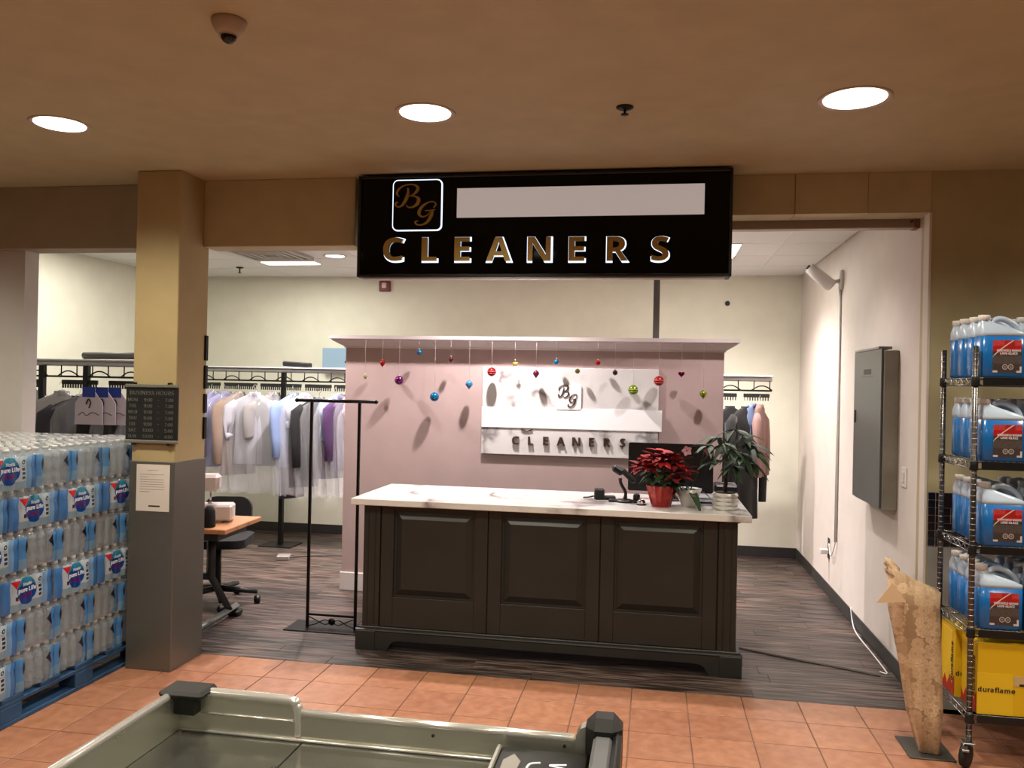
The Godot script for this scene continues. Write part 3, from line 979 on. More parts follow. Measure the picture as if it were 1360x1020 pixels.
	part(sc, "stand_base", lt([Vector2(0.06, 0), Vector2(0.06, 0.01), Vector2(0.045, 0.018), Vector2(0.001, 0.02)], 20), blk)
	part(sc, "stand_arm", tb(curve_pts([Vector3(0.0, 0.01, 0), Vector3(0.005, 0.06, 0), Vector3(-0.025, 0.115, 0), Vector3(-0.03, 0.15, 0)], 5), [0.014, 0.013, 0.012, 0.011, 0.010, 0.010, 0.010, 0.010, 0.010, 0.010, 0.010, 0.010, 0.010, 0.011, 0.012, 0.012], 8), blk)
	st = S()
	box(st, Vector3.ZERO, Vector3(0.075, 0.045, 0.06), 0.012)
	part(sc, "scan_head", done(st), blk, Vector3(-0.045, 0.20, 0.0), Vector3(0, 0, -0.55))
	st = S()
	box(st, Vector3.ZERO, Vector3(0.12, 0.034, 0.04), 0.012)
	part(sc, "grip", done(st), blk, Vector3(0.02, 0.165, 0.0), Vector3(0, 0, -0.75))
	# card terminal
	var ct := thing("card_terminal", "small black card terminal lying flat beside the scanner", "card terminal", Vector3(-0.33, y, -5.36), 0.1)
	part(ct, "body", bx(Vector3(0, 0.034, 0), Vector3(0.065, 0.068, 0.08), 0.008), blk)
	part(ct, "cable", tb(curve_pts([Vector3(-0.03, 0.02, 0), Vector3(-0.07, 0.012, 0.01), Vector3(-0.10, 0.006, -0.02)], 4), 0.005, 6), blk)
	part(ct, "cradle", bx(Vector3(0.06, 0.012, 0.0), Vector3(0.09, 0.022, 0.07), 0.006), blk)
	# small silver bell
	var bell := thing("counter_bell", "small silver dome bell beside the red pot", "bell", Vector3(-0.06, y, -5.17))
	part(bell, "dome", lt([Vector2(0.028, 0.008), Vector2(0.027, 0.018), Vector2(0.02, 0.03), Vector2(0.008, 0.036), Vector2(0.001, 0.037)], 18), mat("chrome", Color(0.75, 0.74, 0.74), 0.12, 1.0))
	part(bell, "base", lt([Vector2(0.03, 0), Vector2(0.03, 0.008), Vector2(0.001, 0.008)], 18), blk)
	# papers
	var pap := [Color(0.72, 0.72, 0.72), Color(0.10, 0.16, 0.32), Color(0.78, 0.77, 0.75), Color(0.55, 0.56, 0.58)]
	for i in 4:
		var o2 := solo("paper_pad", bx(Vector3(0, 0.006, 0), Vector3(0.15, 0.012, 0.20), 0.001), mat("pad_%d" % i, pap[i], 0.7), ["grey paper pad at the bottom of the pile behind the white pots", "navy blue folder in the pile behind the white pots", "white paper pad in the pile behind the white pots", "pale grey pad topping the pile behind the white pots"][i], "paper", Vector3(0.345, y + 0.0125 * i, -5.36))
		o2.rotation.y = [0.1, -0.12, 0.2, 0.02][i]
	# printer-like dark box behind the money tree
	var bxo := thing("receipt_printer", "black receipt printer at the counter end behind the money tree", "printer", Vector3(0.475, y, -5.56))
	part(bxo, "body", bx(Vector3(0, 0.055, 0), Vector3(0.15, 0.11, 0.20), 0.012), blk)
	part(bxo, "paper_slot", bx(Vector3(0, 0.112, 0.03), Vector3(0.09, 0.006, 0.012), 0.001), mat("slot_grey", Color(0.2, 0.2, 0.2), 0.5))

# ------------------------------------------------------------------ black metal garment stand
func black_stand() -> void:
	var s := thing("garment_stand", "slim black metal garment stand beside the counter", "garment stand", Vector3(-2.095, 0, -5.28))
	var m := mat("black_iron", Color(0.035, 0.024, 0.02), 0.4, 0.5)
	part(s, "base_plate", bc(Vector3(-0.30, 0, -0.14), Vector3(0.235, 0.008, 0.10), 0.002), m)
	for q in [-0.172, 0.165]:
		part(s, "upright", bc(Vector3(q - 0.009, 0.008, -0.009), Vector3(q + 0.009, 1.52, 0.009), 0.002), m)
	part(s, "top_bar", tb([Vector3(-0.275, 1.53, 0), Vector3(0.275, 1.53, 0)], 0.012, 10), m)
	for q in [-0.28, 0.28]:
		part(s, "end_knob", lt([Vector2(0.001, -0.015), Vector2(0.014, -0.006), Vector2(0.014, 0.006), Vector2(0.001, 0.015)], 10), m, Vector3(q, 1.53, 0), Vector3(0, 0, PI / 2))
	part(s, "cross_bar", bc(Vector3(-0.165, 0.085, -0.006), Vector3(0.158, 0.099, 0.006), 0.001), m)
	for sg in [-1, 1]:
		part(s, "scroll", tb(curve_pts([Vector3(0, 0.045, 0), Vector3(0.05 * sg, 0.06, 0), Vector3(0.11 * sg, 0.03, 0), Vector3(0.16 * sg, 0.015, 0)], 5), 0.004, 5), m)
		part(s, "scroll", tb(curve_pts([Vector3(0, 0.045, 0), Vector3(0.05 * sg, 0.03, 0), Vector3(0.11 * sg, 0.055, 0), Vector3(0.16 * sg, 0.075, 0)], 5), 0.004, 5), m)
	part(s, "rosette", lt([Vector2(0.001, -0.01), Vector2(0.02, -0.006), Vector2(0.025, 0), Vector2(0.02, 0.006), Vector2(0.001, 0.01)], 12), m, Vector3(0, 0.05, 0), Vector3(PI / 2, 0, 0))

# ------------------------------------------------------------------ rails and clothes
func ring(yy: float, w: float, d: float, fold: float, nf: int, ph: float, cx := 0.0) -> PackedVector3Array:
	var r := PackedVector3Array()
	for k in 32:
		var a := -TAU * k / 32
		var f := 1.0 + fold * sin(nf * a + ph)
		var ca := signf(cos(a)) * pow(absf(cos(a)), 0.75)
		var sa := signf(sin(a)) * pow(absf(sin(a)), 0.9)
		r.append(Vector3(cx + ca * w, yy, sa * d * f))
	return r

func garment(called: String, label: String, at: Vector3, turn: float, o: Dictionary) -> Node3D:
	var g := thing(called, label, o.get("cat", "garment"), at, turn, o.get("group", "clothes on the rails"))
	g.scale.z = 0.62   # hung close together on the rail
	var m: Material = o.mat
	var len_: float = o.get("len", 0.72)
	var w: float = o.get("w", 0.215)
	var hang := mat("hanger_white" if o.get("hanger", true) else "hanger_black", Color(0.8, 0.8, 0.8) if o.get("hanger", true) else Color(0.05, 0.05, 0.05), 0.4)
	var st := S(0)
	tube(st, curve_pts([Vector3(-0.018, -0.01, 0), Vector3(-0.012, 0.012, 0), Vector3(0.008, 0.014, 0), Vector3(0.016, -0.004, 0), Vector3(0.002, -0.03, 0), Vector3(0, -0.06, 0)], 4), 0.0022, 5)
	tube(st, [Vector3(0, -0.06, 0), Vector3(-w * 0.5, -0.105, 0), Vector3(-w * 0.95, -0.15, 0), Vector3(w * 0.95, -0.15, 0), Vector3(w * 0.5, -0.105, 0), Vector3(0, -0.06, 0)], 0.003, 5)
	part(g, "hanger", done(st), hang)
	var ph := rng.randf() * 6.0
	var rings := [ring(-0.065, 0.055, 0.045, 0, 4, 0), ring(-0.085, 0.06, 0.05, 0, 4, 0), ring(-0.105, 0.115, 0.05, 0.02, 4, ph), ring(-0.14, w * 0.86, 0.055, 0.04, 6, ph), ring(-0.17, w, 0.06, 0.06, 6, ph), ring(-0.24, w * 0.95, 0.075, 0.10, 7, ph), ring(-0.38, w * 0.86, 0.078, 0.16, 7, ph + 0.3), ring(-0.1 - len_ * 0.6, w * 0.86, 0.072, 0.22, 7, ph + 0.5), ring(-0.1 - len_, w * o.get("flare", 0.92), 0.07, 0.30, 7, ph + 0.7)]
	st = S(0)
	loft(st, rings, true)
	part(g, "body", done(st), m)
	if o.get("sleeve", true):
		for sg in [-1.0, 1.0]:
			st = S(0)
			var pts := [Vector3(w * 0.82 * sg, -0.165, 0.0), Vector3((w + 0.025) * sg, -0.23, 0.02), Vector3((w + 0.035) * sg, -0.36, 0.035), Vector3((w + 0.03) * sg, -0.5, 0.05), Vector3((w + 0.022) * sg, -0.1 - len_ * o.get("slen", 0.85), 0.05)]
			tube(st, pts, [0.045, 0.066, 0.06, 0.053, 0.045], 12)
			part(g, "sleeve", done(st), o.get("sleeve_mat", m))
	if o.get("collar", false):
		st = S(0)
		lathe(st, [Vector2(0.062, -0.09), Vector2(0.058, -0.06), Vector2(0.052, -0.058), Vector2(0.066, -0.10)], 16)
		part(g, "collar", done(st), m, Vector3.ZERO, Vector3.ZERO, Vector3(1, 1, 0.85))
	if o.has("lower"):
		st = S(0)
		loft(st, [ring(-0.08 - len_ * 0.8, w * 0.78, 0.05, 0.1, 5, ph), ring(-0.1 - len_ * 1.1, w * 0.74, 0.05, 0.2, 5, ph), ring(-0.1 - len_ * o.get("lower_len", 1.45), w * 0.74, 0.055, 0.25, 5, ph + 0.5)], true)
		part(g, "trousers", done(st), o.lower)
	if o.get("bag", true):
		var bw := w + 0.06
		var bl: float = o.get("bag_len", 1.02)
		st = S(0)
		var br := []
		for i in 10:
			var t := i / 9.0
			var yy := -0.05 - t * bl
			var ww: float = [0.04, 0.72, 0.96, 1.0, 1.0, 0.97, 0.94, 0.9, 0.86, 0.84][i] * bw
			var rg := ring(yy, ww, 0.105 * (0.5 if i == 0 else 1.0), 0.18, 9, ph + i * 0.5)
			for k in rg.size():
				rg[k] += Vector3(sin(k * 2.3 + i * 1.7) * 0.006, sin(k * 1.9 + ph) * 0.018 if i == 9 else 0.0, cos(k * 3.1 + i) * 0.008)
			br.append(rg)
		loft(st, br, false)
		part(g, "plastic_bag", done(st), mat("garment_film", Color(0.92, 0.93, 0.95, 0.14), 0.14))
	return g

func rail(called: String, label: String, at: Vector3, x0: float, x1: float, posts: Array, combs: Array) -> Node3D:
	# at = floor point; rail runs along x
	var r := thing(called, label, "clothes rail", at)
	var grey := mat("rail_grey", Color(0.68, 0.68, 0.68), 0.35, 0.3)
	var lite := mat("rail_white", Color(0.85, 0.85, 0.85), 0.4, 0.0)
	var blk := mat("black_metal", Color(0.03, 0.028, 0.026), 0.45, 0.4)
	part(r, "top_tube", tb([Vector3(x0, 1.765, 0), Vector3(x1, 1.765, 0)], 0.022, 12), grey)
	part(r, "top_shelf", bc(Vector3(x0, 1.788, -0.05), Vector3(x1, 1.80, 0.05), 0.002), lite)
	part(r, "lower_bar", tb([Vector3(x0, 1.66, 0), Vector3(x1, 1.66, 0)], 0.008, 8), blk)
	var n := int((x1 - x0) / 0.14)
	for i in n + 1:
		var x := lerpf(x0 + 0.02, x1 - 0.02, float(i) / n)
		part(r, "hook_arm", tb([Vector3(x, 1.75, 0.012), Vector3(x, 1.66, 0.012)], 0.005, 5), blk)
	for i in n:
		if i % 2 == 0:
			var x := lerpf(x0 + 0.02, x1 - 0.02, (i + 0.5) / n)
			part(r, "wire_loop", tb(curve_pts([Vector3(x - 0.09, 1.665, 0.02), Vector3(x - 0.03, 1.70, 0.025), Vector3(x + 0.03, 1.70, 0.025), Vector3(x + 0.09, 1.665, 0.02)], 4), 0.006, 5), blk)
	for q in combs:
		var st := S()
		box(st, Vector3((q[0] + q[1]) / 2, 1.615, 0), Vector3(q[1] - q[0], 0.035, 0.02), 0.003)
		var k := int((q[1] - q[0]) / 0.022)
		for i in k:
			box(st, Vector3(q[0] + (i + 0.5) * (q[1] - q[0]) / k, 1.585, 0.004), Vector3(0.009, 0.035, 0.014), 0.001)
		part(r, "hanger_comb", done(st), mat("comb_grey", Color(0.12, 0.12, 0.115), 0.5, 0.3))
	for q in posts:
		part(r, "post", bc(Vector3(q - 0.022, 0.012, -0.022), Vector3(q + 0.022, 1.745, 0.022), 0.003), blk)
		part(r, "base_plate", bc(Vector3(q - 0.17, 0, -0.15), Vector3(q + 0.17, 0.012, 0.15), 0.002), blk)
	return r

func racks() -> void:
	rail("clothes_rail", "long clothes rail with hanger combs by the back wall", Vector3(0, 0, -7.88), -4.62, -2.45, [-3.69], [[-4.6, -4.38], [-4.34, -3.98], [-3.94, -3.5], [-3.46, -3.18], [-3.15, -2.85], [-2.82, -2.5]])
	rail("clothes_rail", "short clothes rail end showing past the feature wall", Vector3(0, 0, -7.88), 0.05, 1.07, [0.25], [[0.1, 0.42], [0.46, 0.76], [0.82, 1.05]])
	rail("clothes_rail", "clothes rail standing behind the water bottles and column", Vector3(0, 0, -6.0), -5.30, -3.72, [-4.9, -4.5], [[-5.28, -4.93], [-4.72, -4.40], [-4.3, -3.8]])
	var fab := func(key: String, c: Color) -> StandardMaterial3D:
		var m := paint(key, c, 0.08, 0.85)
		m.rim_enabled = true
		m.rim = 0.2
		return m
	var lav: Material = fab.call("lavender_cotton", Color(0.60, 0.58, 0.76))
	var white: Material = fab.call("white_cotton", Color(0.78, 0.77, 0.82))
	var pale: Material = fab.call("pale_grey_cotton", Color(0.62, 0.60, 0.60))
	var beige: Material = fab.call("beige_cotton", Color(0.60, 0.51, 0.45))
	var blue: Material = fab.call("blue_cotton", Color(0.48, 0.56, 0.72))
	var black: Material = fab.call("black_wool", Color(0.035, 0.035, 0.038))
	var char_: Material = fab.call("charcoal_wool", Color(0.13, 0.13, 0.145))
	var purple: Material = fab.call("purple_knit", Color(0.22, 0.09, 0.28))
	var pink: Material = fab.call("pink_cotton", Color(0.76, 0.50, 0.58))
	var blush: Material = fab.call("blush_knit", Color(0.54, 0.41, 0.385))
	var y := 1.60
	var z := -7.88
	garment("dress_shirt", "lavender shirt in plastic, first on the long rail past the column", Vector3(-4.46, y, z), 0.9, {"mat": lav, "collar": true, "cat": "shirt"})
	garment("dress_shirt", "lavender shirt in plastic hanging next to the beige shirt", Vector3(-4.32, y, z), 0.85, {"mat": lav, "collar": true, "cat": "shirt"})
	garment("dress_shirt", "beige shirt in plastic between lavender and white shirts", Vector3(-4.17, y, z), 1.0, {"mat": beige, "collar": true, "len": 0.8, "cat": "shirt"})
	garment("dress_shirt", "white shirt in plastic hung almost flat toward the counter", Vector3(-3.97, y, z + 0.06), 0.3, {"mat": white, "collar": true, "len": 0.68, "slen": 0.55, "cat": "shirt"})
	garment("dress_shirt", "pale grey shirt in plastic behind the white shirt by the post", Vector3(-3.80, y, z - 0.02), 0.6, {"mat": pale, "collar": true, "len": 0.7, "slen": 0.6, "cat": "shirt"})
	garment("dress_shirt", "light blue shirt in plastic right beside the black rail post", Vector3(-3.58, y, z), 1.15, {"mat": blue, "collar": true, "len": 0.7, "lower": char_, "cat": "shirt"})
	garment("dress_shirt", "white shirt over charcoal trousers hanging behind the garment stand", Vector3(-3.46, y, z), 0.8, {"mat": white, "collar": true, "len": 0.30, "slen": 0.9, "sleeve": false, "lower": char_, "lower_len": 3.0, "cat": "shirt"})
	garment("jacket", "black jacket in plastic hanging behind the garment stand", Vector3(-3.30, y - 0.03, z + 0.02), 0.55, {"mat": black, "len": 0.78, "w": 0.19, "hanger": false, "cat": "jacket"})
	garment("dress_shirt", "white and blue shirt over purple top in plastic bag", Vector3(-3.12, y, z), 0.95, {"mat": blue, "collar": true, "len": 0.42, "lower": purple, "lower_len": 1.9, "sleeve": false, "cat": "shirt"})
	garment("cardigan", "purple knit cardigan in plastic near the feature wall", Vector3(-3.0, y, z), 0.9, {"mat": purple, "len": 0.72, "w": 0.2, "cat": "cardigan"})
	garment("blouse", "pink blouse over black trousers at the feature wall edge", Vector3(-2.84, y, z), 0.7, {"mat": pink, "len": 0.36, "lower": black, "lower_len": 2.3, "sleeve": false, "cat": "blouse"})
	# end by the side wall
	garment("coat", "long black coat hanging just past the feature wall edge", Vector3(0.70, y - 0.02, z), 0.75, {"mat": black, "len": 1.05, "w": 0.22, "bag": false, "cat": "coat"})
	garment("coat", "long black coat beside the blush cardigan on the short rail", Vector3(0.84, y - 0.02, z + 0.03), 0.8, {"mat": black, "len": 1.0, "w": 0.2, "bag": false, "cat": "coat"})
	garment("dress_shirt", "pale blue shirt collar showing between black coats", Vector3(0.90, y, z - 0.02), 0.85, {"mat": blue, "len": 0.25, "w": 0.12, "sleeve": false, "bag": false, "collar": true, "lower": char_, "lower_len": 3.0, "cat": "shirt"})
	garment("cardigan", "blush pink knit cardigan at the end of the short rail", Vector3(0.965, y, z + 0.02), 1.2, {"mat": blush, "len": 0.62, "w": 0.115, "bag": false, "slen": 1.0, "cat": "cardigan"})
	# behind the water
	z = -6.0
	garment("dress_shirt", "white shirt over dark trousers beside the grey-white pier", Vector3(-4.96, y, z), 0.55, {"mat": white, "collar": true, "len": 0.38, "sleeve": false, "lower": char_, "lower_len": 2.2, "cat": "shirt"})
	garment("dress_shirt", "pale grey shirt in plastic over beige trousers behind the water", Vector3(-4.72, y, z), 0.5, {"mat": pale, "collar": true, "len": 0.36, "sleeve": false, "lower": beige, "lower_len": 2.3, "cat": "shirt"})
	garment("jacket", "charcoal jacket in plastic between pale shirt and paper covers", Vector3(-4.56, y - 0.03, z), 0.6, {"mat": char_, "len": 0.75, "cat": "jacket"})
	garment("jacket", "black jacket hanging behind the paper hanger covers", Vector3(-4.22, y - 0.10, z - 0.03), 0.35, {"mat": black, "len": 0.8, "w": 0.23, "cat": "jacket"})
	garment("jacket", "black jacket hanging next to the business hours board", Vector3(-3.98, y - 0.10, z - 0.03), 0.35, {"mat": black, "len": 0.8, "w": 0.23, "cat": "jacket"})
	# paper hanger covers: white capes, blue tops, hooks
	var paper := mat("cape_paper", Color(0.74, 0.70, 0.74), 0.8)
	var bluep := mat("cape_blue", Color(0.08, 0.20, 0.55), 0.7)
	for i in 3:
		var c := thing("hanger_cover", ["white paper hanger cover with blue top, next to the charcoal jacket", "white paper hanger cover with blue top, middle one of three", "white paper hanger cover with blue top, beside the hours board"][i], "hanger cover", Vector3(-4.37 + i * 0.10, 1.545, -5.86 - 0.018 * i), 0.0, "paper hanger covers")
		var st := S()
		prism(st, PackedVector2Array([Vector2(-0.12, -0.26), Vector2(0.12, -0.26), Vector2(0.12, -0.09), Vector2(0.05, 0.0), Vector2(-0.05, 0.0), Vector2(-0.12, -0.09)]), -0.003, 0.003)
		part(c, "cape", done(st), paper)
		part(c, "blue_top", bc(Vector3(-0.055, -0.045, 0.003), Vector3(0.055, 0.035, 0.006)), bluep)
		part(c, "hook", tb(curve_pts([Vector3(-0.02, -0.10, 0.008), Vector3(0.0, -0.06, 0.01), Vector3(0.02, -0.09, 0.01), Vector3(0.005, -0.13, 0.008)], 4), 0.005, 5), mat("black_metal", Color.BLACK))
		part(c, "script_print", tb(curve_pts([Vector3(-0.09, -0.19, 0.0035), Vector3(-0.05, -0.165, 0.0035), Vector3(-0.02, -0.19, 0.0035), Vector3(0.03, -0.165, 0.0035), Vector3(0.09, -0.185, 0.0035)], 4), 0.003, 4), mat("print_black", Color(0.08, 0.08, 0.08), 0.8))
	# things on top of the rails
	solo("folded_bag", bx(Vector3(0, 0.03, 0), Vector3(0.28, 0.05, 0.1), 0.01), mat("dark_bag", Color(0.07, 0.06, 0.06), 0.6), "flat dark bag lying on top of the long rail", "bag", Vector3(-3.55, 1.80, -7.88)).rotation.z = -0.05
	solo("rolled_mat", tb([Vector3(-0.23, 0.03, 0), Vector3(0.23, 0.035, 0)], 0.028, 12), mat("roll_grey", Color(0.36, 0.35, 0.33), 0.6), "grey roll lying on the rail behind the water bottles", "roll", Vector3(-4.3, 1.80, -6.0))
	solo("tape_bundle", lt([Vector2(0.001, 0), Vector2(0.05, 0.01), Vector2(0.055, 0.03), Vector2(0.03, 0.055), Vector2(0.001, 0.06)], 9, -1), mat("tape_black", Color(0.05, 0.02, 0.02), 0.6), "dark bundle at the end of the grey roll", "bundle", Vector3(-4.02, 1.80, -6.0))
	var bp := thing("wall_cabinet", "pale blue metal cabinet on the back wall by the feature wall", "cabinet", Vector3(-3.42, 1.79, ZB))
	part(bp, "body", bc(Vector3(-0.13, 0, 0), Vector3(0.25, 0.24, 0.10), 0.003), mat("pale_blue_metal", Color(0.55, 0.66, 0.74), 0.4, 0.1))
	part(bp, "lock", disc_z(0.012, 0.01, 10), mat("bolt_steel", Color.GRAY), Vector3(0.14, 0.09, 0.104))
	# on the back wall
	var fa := thing("fire_alarm", "red square fire alarm high on the back wall", "fire alarm", Vector3(-2.886, 2.71, ZB))
	part(fa, "back_box", bx(Vector3(0, 0, 0.02), Vector3(0.125, 0.115, 0.04), 0.006), mat("alarm_red", Color(0.42, 0.04, 0.05), 0.4))
	part(fa, "strobe_lens", bx(Vector3(0, 0.005, 0.048), Vector3(0.055, 0.06, 0.018), 0.008), mat("strobe_clear", Color(0.75, 0.62, 0.62), 0.2))
	var dot := thing("wall_grommet", "small round black grommet on the back wall", "grommet", Vector3(0.721, 2.537, ZB))
	part(dot, "ring", disc_z(0.024, 0.012, 16), mat("black_plastic", Color.BLACK), Vector3(0, 0, 0.006))

# ------------------------------------------------------------------ sewing corner
func sewing_corner() -> void:
	var grey := mat("table_grey", Color(0.22, 0.23, 0.225), 0.5, 0.3)
	var blk := mat("black_plastic", Color.BLACK)
	var t := thing("sewing_table", "maple topped sewing table on grey steel legs by the column", "table", Vector3(-3.15, 0, -5.02), 0.06)
	var maple := paint("maple", Color(0.72, 0.50, 0.33), 0.08, 0.4)
	part(t, "table_top", bc(Vector3(-0.55, 0.692, -0.28), Vector3(0.53, 0.722, 0.27), 0.004), maple)
	part(t, "apron", bc(Vector3(-0.5, 0.635, -0.22), Vector3(0.45, 0.69, 0.2), 0.004), grey)
	for x in [-0.42, 0.30]:
		var lg := part(t, "leg", tb([Vector3(x, 0.64, -0.02), Vector3(x, 0.36, -0.02), Vector3(x, 0.07, -0.30)], [0.032, 0.032, 0.028], 4), grey)
		part(lg, "foot", tb([Vector3(x, 0.05, 0.33), Vector3(x, 0.065, -0.42)], 0.026, 4), mat("foot_grey", Color(0.40, 0.41, 0.40), 0.4, 0.4))
		part(lg, "foot_pad", bx(Vector3(x, 0.022, -0.40), Vector3(0.08, 0.044, 0.09), 0.012), blk)
		part(lg, "foot_pad", bx(Vector3(x, 0.022, 0.31), Vector3(0.08, 0.044, 0.09), 0.012), blk)
	part(t, "stretcher", bc(Vector3(-0.42, 0.34, -0.045), Vector3(0.30, 0.38, 0.0), 0.004), grey)
	# sewing machine
	var s := thing("sewing_machine", "white industrial sewing machine on the maple table", "sewing machine", Vector3(-2.98, 0.722, -5.04), 0.35)
	var wh := mat("machine_white", Color(0.78, 0.73, 0.72), 0.3)
	part(s, "bed", bc(Vector3(-0.34, 0, -0.09), Vector3(0.2, 0.085, 0.09), 0.01), wh)
	part(s, "front_housing", bc(Vector3(0.02, 0.01, -0.07), Vector3(0.26, 0.115, 0.10), 0.012), wh)
	part(s, "pillar", bc(Vector3(-0.30, 0.085, -0.07), Vector3(-0.18, 0.30, 0.07), 0.015), wh)
	part(s, "arm", bc(Vector3(-0.30, 0.20, -0.065), Vector3(0.17, 0.31, 0.065), 0.02), wh)
	part(s, "needle_bar", tb([Vector3(0.11, 0.21, 0), Vector3(0.11, 0.12, 0)], 0.006, 6), mat("chrome", Color.WHITE))
	part(s, "presser_foot", bx(Vector3(0.11, 0.12, 0.0), Vector3(0.03, 0.012, 0.03), 0.003), mat("chrome", Color.WHITE))
	part(s, "hand_wheel", lt([Vector2(0.06, -0.015), Vector2(0.065, 0), Vector2(0.06, 0.015)], 20), blk, Vector3(-0.325, 0.25, 0), Vector3(0, 0, PI / 2))
	part(s, "thread_rod", tb([Vector3(-0.08, 0.30, -0.04), Vector3(-0.08, 0.43, -0.04)], 0.004, 5), mat("chrome", Color.WHITE))
	part(s, "thread_guide", tb([Vector3(-0.10, 0.43, -0.04), Vector3(-0.04, 0.43, -0.04)], 0.004, 5), mat("chrome", Color.WHITE))
	# thread cones
	var cone := [Vector2(0.038, 0), Vector2(0.04, 0.01), Vector2(0.038, 0.10), Vector2(0.022, 0.13), Vector2(0.012, 0.135), Vector2(0.001, 0.136)]
	solo("thread_cone", lt(cone, 16), mat("thread_black", Color(0.02, 0.018, 0.02), 0.85), "black thread cone standing at the front table edge", "thread cone", Vector3(-2.76, 0.722, -4.86), "thread cones by the sewing machine")
	solo("thread_cone", lt(cone, 16), mat("thread_black", Color.BLACK), "black thread cone beside the white sewing machine arm", "thread cone", Vector3(-2.93, 0.925, -4.83), "thread cones by the sewing machine")
	var tp := solo("thread_cone", lt([Vector2(0.02, 0), Vector2(0.02, 0.02), Vector2(0.008, 0.06), Vector2(0.001, 0.065)], 12), mat("thread_white", Color(0.8, 0.78, 0.76), 0.8), "small white thread cone in front of the sewing machine", "thread cone", Vector3(-2.885, 0.807, -4.83), "thread cones by the sewing machine")
	tp.position.y = 0.837
	solo("thread_stand", bc(Vector3(-0.11, 0, -0.07), Vector3(0.09, 0.115, 0.05), 0.008), mat("machine_white", Color.WHITE), "white plastic thread box at the table edge by the column", "box", Vector3(-2.905, 0.722, -4.83))
	for o in get_children():
		if o.name == "thread_cone_001": o.position.y = 0.837
	# task chair
	var c := thing("task_chair", "black task chair on casters behind the sewing table", "chair", Vector3(-3.16, 0, -5.70), 0.25)
	var fab := paint("chair_fabric", Color(0.03, 0.03, 0.034), 0.1, 0.9)
	var st := S()
	prism(st, rounded(0.46, 0.44, 0.09), -0.03, 0.03)
	part(c, "seat", done(st), fab, Vector3(0, 0.47, 0), Vector3(PI / 2, 0, 0))
	st = S()
	prism(st, rounded(0.36, 0.24, 0.09), -0.025, 0.025)
	part(c, "backrest", done(st), fab, Vector3(0.0, 0.635, -0.27), Vector3(-0.12, 0, 0))
	part(c, "back_post", tb([Vector3(0, 0.43, -0.10), Vector3(0, 0.43, -0.27), Vector3(0, 0.64, -0.285)], 0.02, 6), blk)
	part(c, "gas_lift", tb([Vector3(0, 0.10, 0), Vector3(0, 0.44, 0)], 0.026, 10), blk)
	for k in 5:
		var a := TAU * k / 5 + 0.35
		var e := Vector3(sin(a) * 0.29, 0, cos(a) * 0.29)
		var lg := part(c, "leg", tb([Vector3(0, 0.115, 0), e + Vector3(0, 0.085, 0)], [0.026, 0.018], 6), blk)
		part(lg, "caster", lt([Vector2(0.027, -0.02), Vector2(0.029, 0), Vector2(0.027, 0.02)], 12), blk, e + Vector3(0, 0.029, 0), Vector3(PI / 2, a, 0))
	# foot pedal and cord
	var p := thing("foot_pedal", "grey sewing foot pedal with cord lying on the planks", "pedal", Vector3(-3.36, 0, -7.25), 0.3)
	part(p, "body", bx(Vector3(0, 0.022, 0), Vector3(0.12, 0.044, 0.11), 0.008), mat("pedal_grey", Color(0.52, 0.50, 0.48), 0.4, 0.2))
	part(p, "cord", tb(curve_pts([Vector3(0.06, 0.015, 0), Vector3(0.16, 0.006, -0.10), Vector3(0.32, 0.006, -0.13), Vector3(0.7, 0.006, -0.12)], 5), 0.005, 5), blk)

